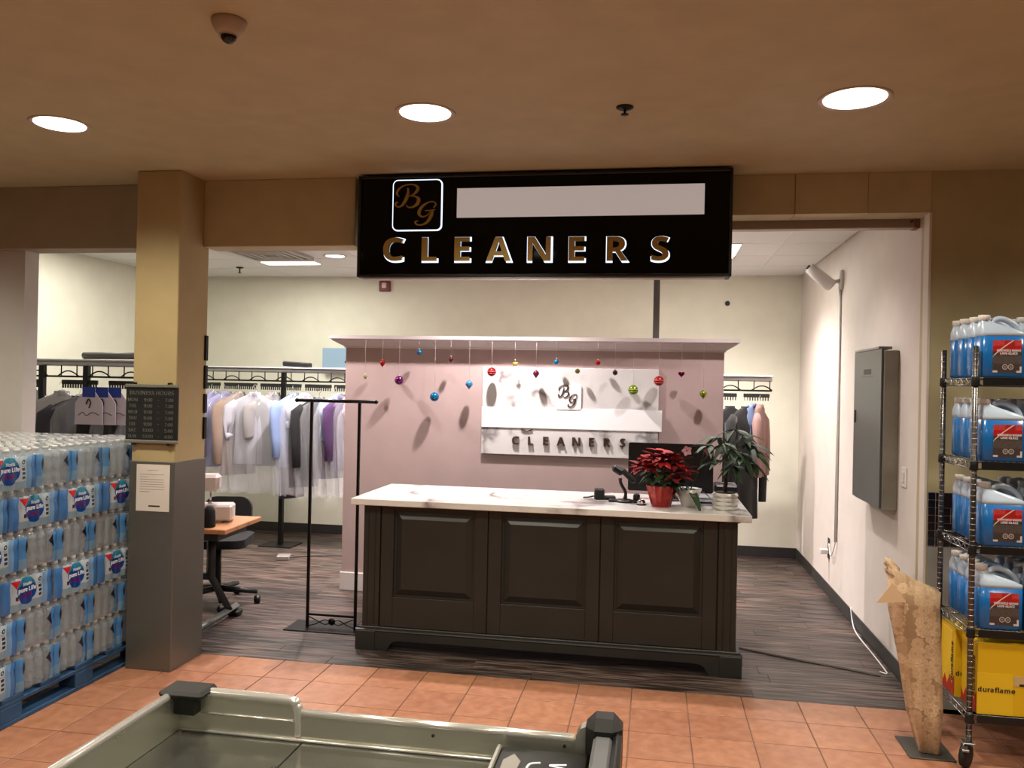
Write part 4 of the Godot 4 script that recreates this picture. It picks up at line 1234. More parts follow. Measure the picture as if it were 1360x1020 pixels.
# ------------------------------------------------------------------ side wall with the electrical panel
func side_wall_things() -> void:
	var x := XR
	var e := thing("electrical_panel", "grey electrical panel box on the off-white side wall", "panel", Vector3(x, 0.958, -5.56))
	var grey := mat("panel_grey", Color(0.30, 0.315, 0.315), 0.32, 0.35)
	var galv := paint("galvanised", Color(0.50, 0.49, 0.45), 0.12, 0.4)
	part(e, "box", bc(Vector3(-0.085, 0, -0.34), Vector3(-0.001, 0.955, 0.33), 0.003), galv)
	part(e, "door", bc(Vector3(-0.098, 0.01, -0.352), Vector3(-0.086, 0.965, 0.318), 0.002), grey)
	part(e, "top_flange", bc(Vector3(-0.098, 0.967, -0.352), Vector3(-0.02, 0.982, 0.25), 0.002), galv)
	part(e, "handle", bc(Vector3(-0.104, 0.50, -0.325), Vector3(-0.098, 0.585, -0.295), 0.002), mat("black_plastic", Color.BLACK))
	part(e, "rating_plate", bc(Vector3(-0.0995, 0.815, -0.10), Vector3(-0.0985, 0.85, 0.08)), mat("plate_dark", Color(0.14, 0.14, 0.15), 0.5))
	part(e, "rating_line", bc(Vector3(-0.0995, 0.80, -0.16), Vector3(-0.0985, 0.803, 0.14)), mat("plate_dark", Color.BLACK))
	# switch
	var s := thing("light_switch", "white light switch plate beside the electrical panel", "switch", Vector3(x, 1.175, -5.09))
	part(s, "plate", bc(Vector3(-0.006, -0.057, -0.05), Vector3(0, 0.057, 0.05), 0.002), mat("switch_white", Color(0.82, 0.80, 0.78), 0.35))
	part(s, "rocker", bc(Vector3(-0.011, -0.03, -0.016), Vector3(-0.006, 0.03, 0.016), 0.002), mat("switch_white", Color.WHITE))
	# security camera and conduit
	var c := thing("security_camera", "white bullet security camera on the side wall", "camera", Vector3(x, 2.53, -6.80))
	var w := mat("camera_white", Color(0.82, 0.81, 0.80), 0.35)
	part(c, "bracket_plate", bc(Vector3(-0.02, -0.07, -0.05), Vector3(0, 0.08, 0.05), 0.005), w)
	part(c, "arm", tb([Vector3(-0.01, 0.0, 0), Vector3(-0.07, -0.01, 0), Vector3(-0.10, 0.0, 0)], 0.015, 8), w)
	var cb := part(c, "body", lt([Vector2(0.001, -0.13), Vector2(0.04, -0.12), Vector2(0.046, -0.05), Vector2(0.05, 0.02), Vector2(0.052, 0.09), Vector2(0.04, 0.11), Vector2(0.001, 0.112)], 18), w, Vector3(-0.16, 0.025, 0.0))
	cb.basis = Basis(Quaternion(Vector3.UP, Vector3(0.78, -0.62, -0.15).normalized()))
	part(cb, "lens", lt([Vector2(0.02, -0.136), Vector2(0.02, -0.115), Vector2(0.001, -0.115)], 12), mat("lens_black", Color(0.01, 0.01, 0.012), 0.1))
	var co := thing("cable_conduit", "thin white conduit running down the side wall from the camera", "conduit", Vector3(x, 0, -6.81))
	part(co, "pipe", tb([Vector3(-0.012, 2.47, 0), Vector3(-0.012, 0.49, 0)], 0.011, 8), mat("conduit_white", Color(0.84, 0.83, 0.81), 0.45))
	part(co, "cable", tb(curve_pts([Vector3(-0.012, 0.49, 0), Vector3(-0.02, 0.40, -0.05), Vector3(-0.02, 0.36, -0.14), Vector3(-0.02, 0.44, -0.20)], 4), 0.005, 5), mat("camera_white", Color.WHITE))
	var o := thing("wall_outlet", "wall outlet with a white plug near the side wall floor", "outlet", Vector3(x, 0.36, -7.10))
	part(o, "plate", bc(Vector3(-0.005, -0.057, -0.035), Vector3(0, 0.11, 0.035), 0.002), mat("plate_dark", Color.BLACK))
	part(o, "plug", bc(Vector3(-0.07, -0.02, -0.025), Vector3(-0.005, 0.02, 0.025), 0.005), mat("switch_white", Color.WHITE))
	var wc := S(0)
	tube(wc, curve_pts([Vector3(XR - 0.012, 0.12, -6.27), Vector3(XR - 0.014, 0.03, -6.2), Vector3(XR - 0.03, 0.005, -6.0), Vector3(XR - 0.035, 0.005, -5.6), Vector3(XR - 0.04, 0.005, -5.28), Vector3(XR - 0.05, 0.005, -5.19), Vector3(XR - 0.08, 0.005, -5.22)], 5), 0.005, 5)
	solo("white_cable", done(wc), mat("camera_white", Color.WHITE), "white cable lying along the dark baseboard", "cable")

# ------------------------------------------------------------------ on the column
func column_things() -> void:
	var b := thing("hours_board", "black business hours letter board mounted on the column", "sign", Vector3(-2.80, 1.455, -4.296))
	var alu := mat("bare_aluminium", Color(0.55, 0.54, 0.50), 0.4, 0.6)
	part(b, "letter_panel", bx(Vector3(0, 0, 0.006), Vector3(0.322, 0.30, 0.012), 0.001), mat("board_black", Color(0.02, 0.021, 0.02), 0.55))
	for s in [-1, 1]:
		part(b, "rail", bx(Vector3(0, 0.158 * s, 0.009), Vector3(0.328, 0.018, 0.022), 0.003), alu)
		for q in [-0.11, 0.11]:
			part(b, "clip", bx(Vector3(q, 0.172 * s, 0.01), Vector3(0.026, 0.012, 0.02), 0.004), mat("black_plastic", Color.BLACK))
	var ink := mat("board_letters", Color(0.34, 0.35, 0.33), 0.6)
	part(b, "lettering", letters("BUSINESS HOURS", 0.022, 0.002, plain_font, 1.12, 24), ink, Vector3(0, 0.118, 0.013))
	var rows := [["MON", "9:00", "7:00"], ["TUE", "9:00", "7:00"], ["WED", "9:00", "7:00"], ["THU", "9:00", "7:00"], ["FRI", "9:00", "7:00"], ["SAT", "10:00", "5:00"], ["SUN", "10:00", "4:00"]]
	for i in 7:
		var yy := 0.078 - i * 0.0345
		part(b, "lettering", letters(rows[i][0], 0.018, 0.002, plain_font, 1.1, 20), ink, Vector3(-0.118, yy, 0.013))
		part(b, "lettering", letters(rows[i][1], 0.018, 0.002, plain_font, 1.1, 20), ink, Vector3(-0.022, yy, 0.013))
		part(b, "lettering", letters("-", 0.018, 0.002, plain_font, 1.4, 20), ink, Vector3(0.042, yy, 0.013))
		part(b, "lettering", letters(rows[i][2], 0.018, 0.002, plain_font, 1.1, 20), ink, Vector3(0.108, yy, 0.013))
	var n := thing("paper_notice", "white paper notice taped to the steel cladding", "notice", Vector3(-2.785, 1.035, -4.2895))
	part(n, "sheet", bx(Vector3.ZERO, Vector3(0.206, 0.265, 0.0012)), mat("paper_white", Color(0.80, 0.77, 0.74), 0.8))
	var st := S()
	for i in 9:
		var wd := 0.06 if i in [0, 8] else (0.05 if i == 2 else 0.15)
		var yy := 0.09 - i * 0.014 if i > 0 else 0.10
		box(st, Vector3(0.0 if i == 0 else -0.08 + wd / 2, yy, 0.0008), Vector3(wd, 0.0022, 0.0006))
	part(n, "printed_lines", done(st), mat("print_grey", Color(0.55, 0.53, 0.51), 0.8))
	part(n, "printed_mark", bx(Vector3(0.01, -0.103, 0.0009), Vector3(0.07, 0.008, 0.0006)), mat("print_black", Color.BLACK))

# ------------------------------------------------------------------ shrink-wrapped water on a blue pallet
func film_tex(long_side: bool) -> ImageTexture:
	var w := 280 if long_side else 208
	var h := 160
	var im := Image.create(w, h, false, Image.FORMAT_RGBA8)
	var n := FastNoiseLite.new()
	n.seed = 3
	n.frequency = 0.05
	for y in h:
		for x in w:
			var u := float(x) / w
			var t := float(y) / h
			var crease_glint := maxf(0.0, n.get_noise_2d(x * 0.8 + y * 0.5, y * 4.0))  # pale streaks painted in as random highlights on the crinkled film
			var c := Color(0.75, 0.77, 0.79, 0.08 + 0.55 * crease_glint)
			var print_top := 0.17 + 0.03 * n.get_noise_2d(x, 5)
			if t > print_top:
				if long_side:
					c = Color(0.66, 0.72, 0.77, 0.80)
					if u < 0.16 or u > 0.87: c = Color(0.22, 0.42, 0.66, 0.88)
					elif u > 0.8: c = Color(0.42, 0.58, 0.74, 0.85)
					elif t > 0.8: c = Color(0.52, 0.64, 0.72, 0.7)
					# red flash
					if u > 0.18 and u < 0.34 and t > 0.22 and t < 0.5 and (u - 0.18) * 1.6 > (t - 0.22) * 0.75: c = Color(0.70, 0.10, 0.13, 0.9)
					if u > 0.25 and u < 0.30 and t > 0.62 and t < 0.72: c = Color(0.35, 0.10, 0.10, 0.8)
					# logo disc
					var d := Vector2((u - 0.47) / 0.185, (t - 0.52) / 0.35)
					if d.length() < 1.0:
						c = Color(0.05, 0.22, 0.52, 0.95)
						if d.y < -0.35: c = Color(0.12, 0.42, 0.55, 0.95)
						if d.y > 0.22 and d.y < 0.5 and absf(d.x) < 0.5: c = Color(0.32, 0.10, 0.36, 0.95)
					# count and volume
					if u > 0.69 and u < 0.76:
						var e := Vector2((u - 0.725) / 0.035, (t - 0.32) / 0.06)
						if e.length() < 1.0 and e.length() > 0.45: c = Color(0.08, 0.09, 0.13, 0.9)
						if t > 0.42 and t < 0.78 and int(t * 28) % 3 != 0: c = Color(0.16, 0.17, 0.21, 0.85)
				else:
					var e2 := minf(u, 1.0 - u)
					var lim := 0.13 + 0.05 * absf(t - 0.5) * 2.0
					if e2 < lim:
						c = Color(0.24, 0.46, 0.68, 0.85) if t < 0.72 else Color(0.40, 0.58, 0.72, 0.7)
					elif e2 < lim + 0.085 * (1.0 - minf(absf(t - 0.42) / 0.16, 1.0)) + 0.01 and absf(t - 0.42) < 0.17:
						c = Color(0.03, 0.05, 0.14, 0.92)
			im.set_pixel(x, y, c)
	return ImageTexture.create_from_image(im)

# a face of film, scalloped over nb bottles, width along +x from 0 to w, facing +z
func film_face(st: SurfaceTool, nb: int, w: float, h: float) -> void:
	var per := 6
	for i in nb * per:
		for j in 5:
			var q := []
			for k in [[0, 0], [1, 0], [1, 1], [0, 1]]:
				var fi: float = i + k[0]
				var fj: float = (j + k[1]) / 5.0
				var ph := fposmod(fi / per, 1.0)
				var bulge := sqrt(maxf(0.0, 1.0 - pow((ph - 0.5) * 1.8, 2)))
				var shape: float = [0.55, 0.96, 0.78, 1.0, 1.0, 0.86][j + k[1]]
				q.append([Vector3(fi / (nb * per) * w, (1.0 - fj) * h, -0.026 + 0.026 * bulge * 0.75 * shape + 0.006 * shape - (0.018 if j + k[1] == 0 else 0.0)), Vector2(fi / (nb * per), fj)])
			quad(st, q[3][0], q[2][0], q[1][0], q[0][0], q[3][1], q[2][1], q[1][1], q[0][1])

func water() -> void:
	# pallet
	var blue := paint("pallet_blue", Color(0.09, 0.27, 0.44), 0.25, 0.7)
	var p := thing("pallet", "blue wooden pallet under the stacked water", "pallet", Vector3(-3.49, 0, -3.98))
	for i in 5:
		part(p, "deck_board", bx(Vector3(0, 0.126, -0.50 + 0.25 * i), Vector3(1.06, 0.022, 0.14), 0.003), blue)
	for x in [-0.48, 0.0, 0.48]:
		part(p, "bottom_board", bx(Vector3(x, 0.011, 0), Vector3(0.10, 0.022, 1.16), 0.003), blue)
		part(p, "stringer_board", bx(Vector3(x, 0.104, 0), Vector3(0.10, 0.02, 1.16), 0.003), blue)
		for z in [-0.51, 0.0, 0.51]:
			part(p, "block", bx(Vector3(x, 0.058, z), Vector3(0.10, 0.072, 0.14), 0.004), blue)
	# bottle
	var pet := mat("clear_bottle", Color(0.64, 0.70, 0.74, 0.32), 0.08)
	var capm := mat("bottle_cap", Color(0.82, 0.83, 0.84), 0.4)
	var r := 0.0305
	var bottle := lt([Vector2(0.024, 0.0), Vector2(r, 0.008), Vector2(r, 0.05), Vector2(r - 0.004, 0.06), Vector2(r, 0.072), Vector2(r, 0.115), Vector2(r - 0.004, 0.125), Vector2(r, 0.135), Vector2(0.024, 0.158), Vector2(0.0135, 0.174), Vector2(0.0135, 0.182)], 12)
	var cap := lt([Vector2(0.0145, 0.177), Vector2(0.0145, 0.191), Vector2(0.013, 0.1925), Vector2(0.001, 0.1925)], 10)
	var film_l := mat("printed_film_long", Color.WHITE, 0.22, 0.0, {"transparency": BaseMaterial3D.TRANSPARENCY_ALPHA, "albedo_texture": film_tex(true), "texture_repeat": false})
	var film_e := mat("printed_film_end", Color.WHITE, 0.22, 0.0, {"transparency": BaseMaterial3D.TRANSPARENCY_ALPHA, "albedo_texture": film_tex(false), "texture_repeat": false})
	var clear := mat("clear_film", Color(0.9, 0.92, 0.94, 0.16), 0.12)
	var H := 0.195
	var EW := 0.252
	var LW := 0.335
	var st := S(0)
	film_face(st, 4, EW, 0.188)
	var face_e := done(st)
	st = S(0)
	film_face(st, 5, LW, 0.188)
	var face_l := done(st)
	var word := letters("pure Life", 0.0205, 0.0015, bold, 0.92, 24)
	var small := letters("Nestlé", 0.014, 0.0015, serif, 1.0, 20)
	var ink := mat("print_white", Color(0.80, 0.83, 0.86), 0.6)
	# build a case: local +z is the face toward the column side; width along x
	var make := func(end_on: bool, rows: int, label: String, grp: String) -> Node3D:
		var c := thing("water_case", label, "water case", Vector3.ZERO, 0.0, grp)
		var w := EW if end_on else LW
		var nb := 4 if end_on else 5
		var dp := LW if end_on else EW
		var nd := 5 if end_on else 4
		for i in nb:
			for j in mini(rows, nd):
				var b := part(c, "bottle", bottle, pet, Vector3(-w / 2 + (i + 0.5) * w / nb, 0.0, -(j + 0.5) * dp / nd))
				part(b, "cap", cap, capm)
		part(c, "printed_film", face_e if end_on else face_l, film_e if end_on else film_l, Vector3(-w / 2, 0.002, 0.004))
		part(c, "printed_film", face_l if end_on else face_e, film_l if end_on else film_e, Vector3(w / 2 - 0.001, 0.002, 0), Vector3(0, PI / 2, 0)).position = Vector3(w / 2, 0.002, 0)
		var tp := S(0)
		for i in 8:
			for j in 8:
				var q := []
				for k in [[0, 0], [1, 0], [1, 1], [0, 1]]:
					var fx: float = (i + k[0]) / 8.0
					var fz: float = (j + k[1]) / 8.0
					q.append(Vector3((fx - 0.5) * (w - 0.03), 0.1935 + 0.0012 * sin(fx * 40.0 + fz * 13.0), -0.012 - fz * (dp - 0.024)))
				quad(tp, q[0], q[3], q[2], q[1])
		part(c, "top_film", done(tp), clear)
		if not end_on:
			part(c, "brand_lettering", word, ink, Vector3((0.47 - 0.5) * w - 0.005, 0.096, 0.006))
			part(c, "brand_lettering", small, ink, Vector3((0.47 - 0.5) * w - 0.005, 0.125, 0.006))
		return c
	var names := ["topmost", "second", "third", "fourth", "fifth", "bottom"]
	var X := -2.955
	var proto_e: Node3D = null
	var proto_l: Node3D = null
	for layer in 6:
		var y := 0.138 + H * (5 - layer)
		var long_row: bool = layer in [1, 3]
		var zs := []
		if long_row:
			var z := -3.437 + 0.0
			if layer == 3: z = -3.40
			for i in 4: zs.append([z + LW / 2 - LW * i, false])
		else:
			var z0: float = [-3.60, 0, -3.50, 0, -3.50, -3.50][layer]
			zs.append([z0 + LW / 2, false])
			for i in 4: zs.append([z0 - EW * (i + 0.5), true])
		for q in zs:
			var end_on: bool = q[1]
			var kind := "clear bottle end" if end_on else "printed long side"
			var label := "water case showing its %s in the %s layer, %s from the column" % [kind, names[layer], ["fifth", "fourth", "third", "second", "first"][zs.find(q) + 5 - zs.size()]]
			var grp := "water cases in the %s layer" % names[layer]
			var c: Node3D
			if layer == 0:
				c = make.call(end_on, 9, label, grp)
			elif end_on:
				if proto_e == null:
					proto_e = make.call(true, 3, label, grp)
					c = proto_e
				else:
					c = copy(proto_e, Vector3.ZERO, 0, label, grp)
			else:
				if proto_l == null:
					proto_l = make.call(false, 3, label, grp)
					c = proto_l
				else:
					c = copy(proto_l, Vector3.ZERO, 0, label, grp)
			c.position = Vector3(X - 0.004 + rng.randf_range(-0.006, 0.006), y, q[0])
			c.rotation.y = PI / 2 + rng.randf_range(-0.02, 0.02)
	# second and third rows of the top layer
	for k in 2:
		for i in 5:
			var c: Node3D = make.call(true, 9, "shrink-wrapped water case deeper in the topmost layer, away from the column", "water cases in the topmost layer")
			c.position = Vector3(X - 0.345 * (k + 1) - 0.01, 0.138 + H * 5, -3.45 - EW * i)
			c.rotation.y = PI / 2
	# what carries the deeper rows
	for layer in range(1, 6):
		for i in 4:
			var c: Node3D = copy(proto_l, Vector3(X - 0.36 - 0.345 * (i % 2), 0.138 + H * (5 - layer), -3.42 if i < 2 else -3.76), PI / 2, "shrink-wrapped water case hidden inside the %s layer of the pallet" % names[layer], "water cases in the %s layer" % names[layer])

# ------------------------------------------------------------------ wire rack with washer fluid and fire logs
func jug_label_tex() -> ImageTexture:
	var w := 96
	var h := 120
	var im := Image.create(w, h, false, Image.FORMAT_RGB8)
	var n := FastNoiseLite.new()
	n.seed = 9
	n.frequency = 0.3
	for y in h:
		for x in w:
			var u := float(x) / w
			var t := float(y) / h
			var edge := 0.5 - 0.62 * sqrt(clampf(u * 1.15, 0, 1)) + 0.08
			var c := Color(0.66, 0.06, 0.07)
			if t > 0.34: c = Color(0.24, 0.20, 0.19)
			var slash := 0.52 - 0.55 * pow(u / 0.75, 0.8)
			if u < 0.75 and t > slash + 0.025: c = Color(0.24, 0.20, 0.19) if t > 0.40 else Color(0.60, 0.10, 0.09)
			if u < 0.75 and absf(t - slash) < 0.022: c = Color(0.82, 0.72, 0.68)
			if t > 0.46 and t < 0.72 and n.get_noise_2d(x, y * 3) > 0.05: c = Color(0.36, 0.33, 0.32)
			for cx in [0.42, 0.62]:
				var d := Vector2((u - cx) / 0.095, (t - 0.82) / 0.085).length()
				if d < 1.0 and d > 0.72: c = Color(0.68, 0.64, 0.62)
				elif d < 0.4: c = Color(0.5, 0.46, 0.45)
			if t > 0.94 and (u < 0.16 or u > 0.82): c = Color(0.75, 0.73, 0.72)
			if u > 0.93 and t > 0.80: c = Color(0.78, 0.76, 0.75)
			if t < 0.16 and (u > 0.76 or u < 0.4) and n.get_noise_2d(x * 1.3, y) > 0.1: c = Color(0.78, 0.45, 0.42)
			im.set_pixel(x, y, c)
	return ImageTexture.create_from_image(im)

func squircle(w: float, d: float, y: float, cx := 0.0, n := 24) -> PackedVector3Array:
	var r := PackedVector3Array()
	for k in n:
		var a := -TAU * (k + 0.5) / n
		r.append(Vector3(cx + signf(cos(a)) * pow(absf(cos(a)), 0.38) * w, y, signf(sin(a)) * pow(absf(sin(a)), 0.38) * d))
	return r

func make_jug(label: String, grp: String) -> Node3D:
	var j := thing("washer_jug", label, "jug", Vector3.ZERO, 0.0, grp)
	var fluid := mat("washer_fluid", Color(0.10, 0.39, 0.66), 0.22, 0.0, {"subsurf_scatter_enabled": true, "subsurf_scatter_strength": 0.1})
	var hdpe := mat("clear_hdpe", Color(0.66, 0.72, 0.80), 0.3)
	var w := 0.094
	var d := 0.05
	var st := S(0)
	loft(st, [squircle(w * 0.93, d * 0.9, 0.0), squircle(w, d, 0.008), squircle(w, d, 0.10), squircle(w, d, 0.185)], true)
	part(j, "fluid_body", done(st), fluid)
	# shoulder, tapering to the neck on one side
	st = S(0)
	loft(st, [squircle(w, d, 0.1852), squircle(w * 0.99, d * 0.98, 0.20), squircle(w * 0.78, d * 0.80, 0.218, -0.022), squircle(w * 0.42, d * 0.62, 0.238, -0.050), squircle(0.021, 0.021, 0.252, -0.066), squircle(0.019, 0.019, 0.262, -0.068)], true)
	part(j, "shoulder", done(st), hdpe)
	st = S(0)
	tube(st, curve_pts([Vector3(-0.045, 0.235, 0), Vector3(-0.015, 0.262, 0), Vector3(0.025, 0.258, 0), Vector3(0.065, 0.232, 0), Vector3(0.082, 0.198, 0)], 4), 0.0135, 8)
	part(j, "handle", done(st), hdpe)
	part(j, "cap", lt([Vector2(0.0245, 0.255), Vector2(0.025, 0.276), Vector2(0.0235, 0.280), Vector2(0.001, 0.281)], 14), mat("jug_cap_white", Color(0.82, 0.81, 0.80), 0.45), Vector3(-0.068, 0, 0))
	st = S()
	quad(st, Vector3(-0.049, 0.022, 0.0), Vector3(0.070, 0.022, 0.0), Vector3(0.070, 0.165, 0.0), Vector3(-0.049, 0.165, 0.0))
	var lb := part(j, "paper_label", done(st), mat("jug_label", Color.WHITE, 0.4, 0.0, {"albedo_texture": jug_label_tex(), "texture_repeat": false}), Vector3(0, 0, 0.0507))
	part(lb, "label_lettering", letters("WINDSHIELD WASHER", 0.0085, 0.0006, bold, 0.80, 16), mat("print_white", Color.WHITE), Vector3(0.017, 0.120, 0.0006))
	part(lb, "label_lettering", letters("LAVE-GLACE", 0.0095, 0.0006, bold, 0.95, 16), mat("print_white", Color.WHITE), Vector3(0.017, 0.107, 0.0006))
	return j

func jug_rack() -> void:
	var r := thing("wire_rack", "chrome wire shelving rack on casters against the hall wall", "rack", Vector3(1.415, 0, -3.99))
	var chrome := mat("rack_chrome", Color(0.36, 0.35, 0.34), 0.25, 0.9)
	var dark := mat("rack_dark", Color(0.16, 0.16, 0.16), 0.35, 0.6)
	var W := 1.22
	var D := 0.41
	for x in [0.0, W]:
		for z in [0.0, -D]:
			var st := S(0)
			tube(st, [Vector3(x, 0.11, z), Vector3(x, 1.875, z)], 0.0125, 10)
			var po := part(r, "post", done(st), chrome)
			st = S(0)
			for i in 68:
				lathe(st, [Vector2(0.0128, -0.002), Vector2(0.0137, 0), Vector2(0.0128, 0.002)], 8, Vector3(x, 0.14 + 0.0254 * i, z))
			part(po, "post_ring", done(st), mat("ring_bright", Color(0.62, 0.61, 0.60), 0.25, 0.9)).set_meta("kind", "stuff")
			var ca := part(r, "caster", lt([Vector2(0.03, -0.016), Vector2(0.05, -0.014), Vector2(0.052, 0), Vector2(0.05, 0.014), Vector2(0.03, 0.016)], 20), mat("caster_rubber", Color(0.025, 0.024, 0.023), 0.6), Vector3(x - 0.012, 0.052, z + 0.005), Vector3(PI / 2, 0.9, 0))
			st = S()
			box(st, Vector3(x - 0.005, 0.108, z), Vector3(0.05, 0.008, 0.05), 0.002)
			box(st, Vector3(x - 0.012 + 0.02, 0.08, z - 0.012), Vector3(0.006, 0.06, 0.03), 0.002)
			box(st, Vector3(x - 0.012 - 0.02, 0.08, z + 0.02), Vector3(0.006, 0.06, 0.03), 0.002)
			box(st, Vector3(x - 0.012 - 0.018, 0.09, z + 0.045), Vector3(0.03, 0.012, 0.03), 0.003)
			part(r, "caster_fork", done(st), mat("fork_chrome", Color(0.6, 0.6, 0.6), 0.25, 0.9))
	var ys := [1.735, 1.36, 0.985, 0.615, 0.235]
	for y in ys:
		var sh := Node3D.new()
		sh.name = "shelf"
		r.add_child(sh, true)
		sh.position = Vector3(0, y, 0)
		var st := S(0)
		for z in [0.0, -D]:
			tube(st, [Vector3(0, -0.004, z), Vector3(W, -0.004, z)], 0.0035, 6)
			tube(st, [Vector3(0, -0.034, z), Vector3(W, -0.034, z)], 0.0035, 6)
		for x in [0.0, W]:
			tube(st, [Vector3(x, -0.004, 0), Vector3(x, -0.004, -D)], 0.0035, 6)
			tube(st, [Vector3(x, -0.034, 0), Vector3(x, -0.034, -D)], 0.0035, 6)
		part(sh, "edge_wire", done(st), mat("fork_chrome", Color.WHITE))
		st = S(0)
		for x in [0.0, W]:
			for i in 12:
				var za := -D * i / 12.0
				var zb := -D * (i + 1) / 12.0
				tube(st, [Vector3(x, -0.004 if i % 2 else -0.034, za), Vector3(x, -0.034 if i % 2 else -0.004, zb)], 0.0028, 5)
		part(sh, "truss_wire", done(st), mat("fork_chrome", Color.WHITE)).set_meta("kind", "stuff")
		st = S(0)
		for i in 48:
			var x := 0.012 + i * (W - 0.024) / 47.0
			tube(st, [Vector3(x, -0.002, 0), Vector3(x, -0.002, -D)], 0.002, 4)
		part(sh, "deck_wire", done(st), chrome).set_meta("kind", "stuff")
		part(sh, "ticket_strip", bc(Vector3(0.03, -0.036, 0.004), Vector3(W - 0.03, 0.0, 0.007), 0.001), dark)
		for x in [0.0, W]:
			for z in [0.0, -D]:
				part(sh, "collar", lt([Vector2(0.0175, -0.04), Vector2(0.019, -0.035), Vector2(0.017, 0.0), Vector2(0.015, 0.004)], 12), dark, Vector3(x, 0, z))
	# jugs: two columns, four deep, on the four upper shelves
	var first: Node3D = null
	var shelves := ["top", "second", "third", "fourth"]
	for s in 4:
		for c in 2:
			for k in 4:
				var lab := "blue washer jug with red label fronting the %s shelf, %s" % [shelves[s], "by the post" if c == 0 else "second in"]
				if k > 0: lab = "blue washer jug on the %s shelf, %s row behind the front" % [shelves[s], ["", "first", "second", "third"][k]]
				lab += ", by the posts" if c == 0 else ", inner column"
				var grp := "washer fluid jugs on the %s shelf" % shelves[s]
				var j: Node3D
				if first == null:
					first = make_jug(lab, grp)
					j = first
				else:
					j = copy(first, Vector3.ZERO, 0, lab, grp)
				j.position = Vector3(1.415 + 0.115 + c * 0.200 + [0.0, 0.012, 0.02, 0.012][s] + rng.randf_range(-0.004, 0.004), ys[s] + 0.001, -4.04 - k * 0.1045 + 0.001)
				j.rotation.y = rng.randf_range(-0.03, 0.03)
	# fire log boxes
	var yel := mat("log_box_yellow", Color(0.80, 0.64, 0.04), 0.45)
	var yel2 := mat("log_box_yellow_light", Color(0.83, 0.68, 0.10), 0.45)
	var red := mat("log_box_flame", Color(0.62, 0.15, 0.04), 0.5)
	var txt := letters("duraflame", 0.022, 0.0008, bold, 1.0, 24)
	for k in 2:
		for c in 2:
			var lab: String = [["yellow firelog carton with black lettering at the front of the lowest shelf", "yellow firelog carton at the front, further along the lowest shelf"], ["yellow firelog carton showing its flame print end behind the front carton", "yellow firelog carton behind the further front carton"]][k][c]
			var b := thing("firelog_carton", lab, "carton", Vector3(1.445 + c * 0.36 + 0.17 - 0.025 * k, 0.236, -4.09 - 0.2 * k), 0.0, "firelog cartons on the lowest shelf")
			part(b, "carton", bc(Vector3(-0.168, 0, -0.095), Vector3(0.168, 0.318, 0.095), 0.003), yel)
			part(b, "side_print", bc(Vector3(-0.1695, 0.03, -0.085), Vector3(-0.168, 0.30, 0.06)), yel2)
			st_flame(b, red)
			part(b, "brand_lettering", txt, mat("print_black", Color.BLACK), Vector3(-0.088, 0.112, 0.0965))
			part(b, "brand_lettering", txt, mat("print_black", Color.BLACK), Vector3(-0.1705, 0.16, 0.06), Vector3(0, -PI / 2, PI / 2), Vector3(1.2, 1.2, 1))
			part(b, "lower_panel", bc(Vector3(-0.167, 0.002, 0.095), Vector3(-0.02, 0.185, 0.0958)), yel2)
			part(b, "log_picture", bc(Vector3(-0.018, 0.135, 0.095), Vector3(0.12, 0.178, 0.0962)), mat("log_picture", Color(0.72, 0.62, 0.45), 0.5))
			part(b, "log_picture", bc(Vector3(0.005, 0.135, 0.0962), Vector3(0.12, 0.145, 0.0968)), mat("print_black", Color.BLACK))

func st_flame(b: Node3D, m: Material) -> void:
	var st := S()
	var q := PackedVector2Array([Vector2(-0.09, 0.004), Vector2(0.09, 0.004), Vector2(0.09, 0.10), Vector2(0.06, 0.05), Vector2(0.035, 0.09), Vector2(0.0, 0.035), Vector2(-0.03, 0.075), Vector2(-0.06, 0.03), Vector2(-0.09, 0.06)])
	T = Transform3D(Basis(Vector3.UP, -PI / 2), Vector3(-0.1698, 0, 0))
	prism(st, q, -0.0005, 0.0005)
	T = Transform3D()
	part(b, "flame_print", done(st), m)

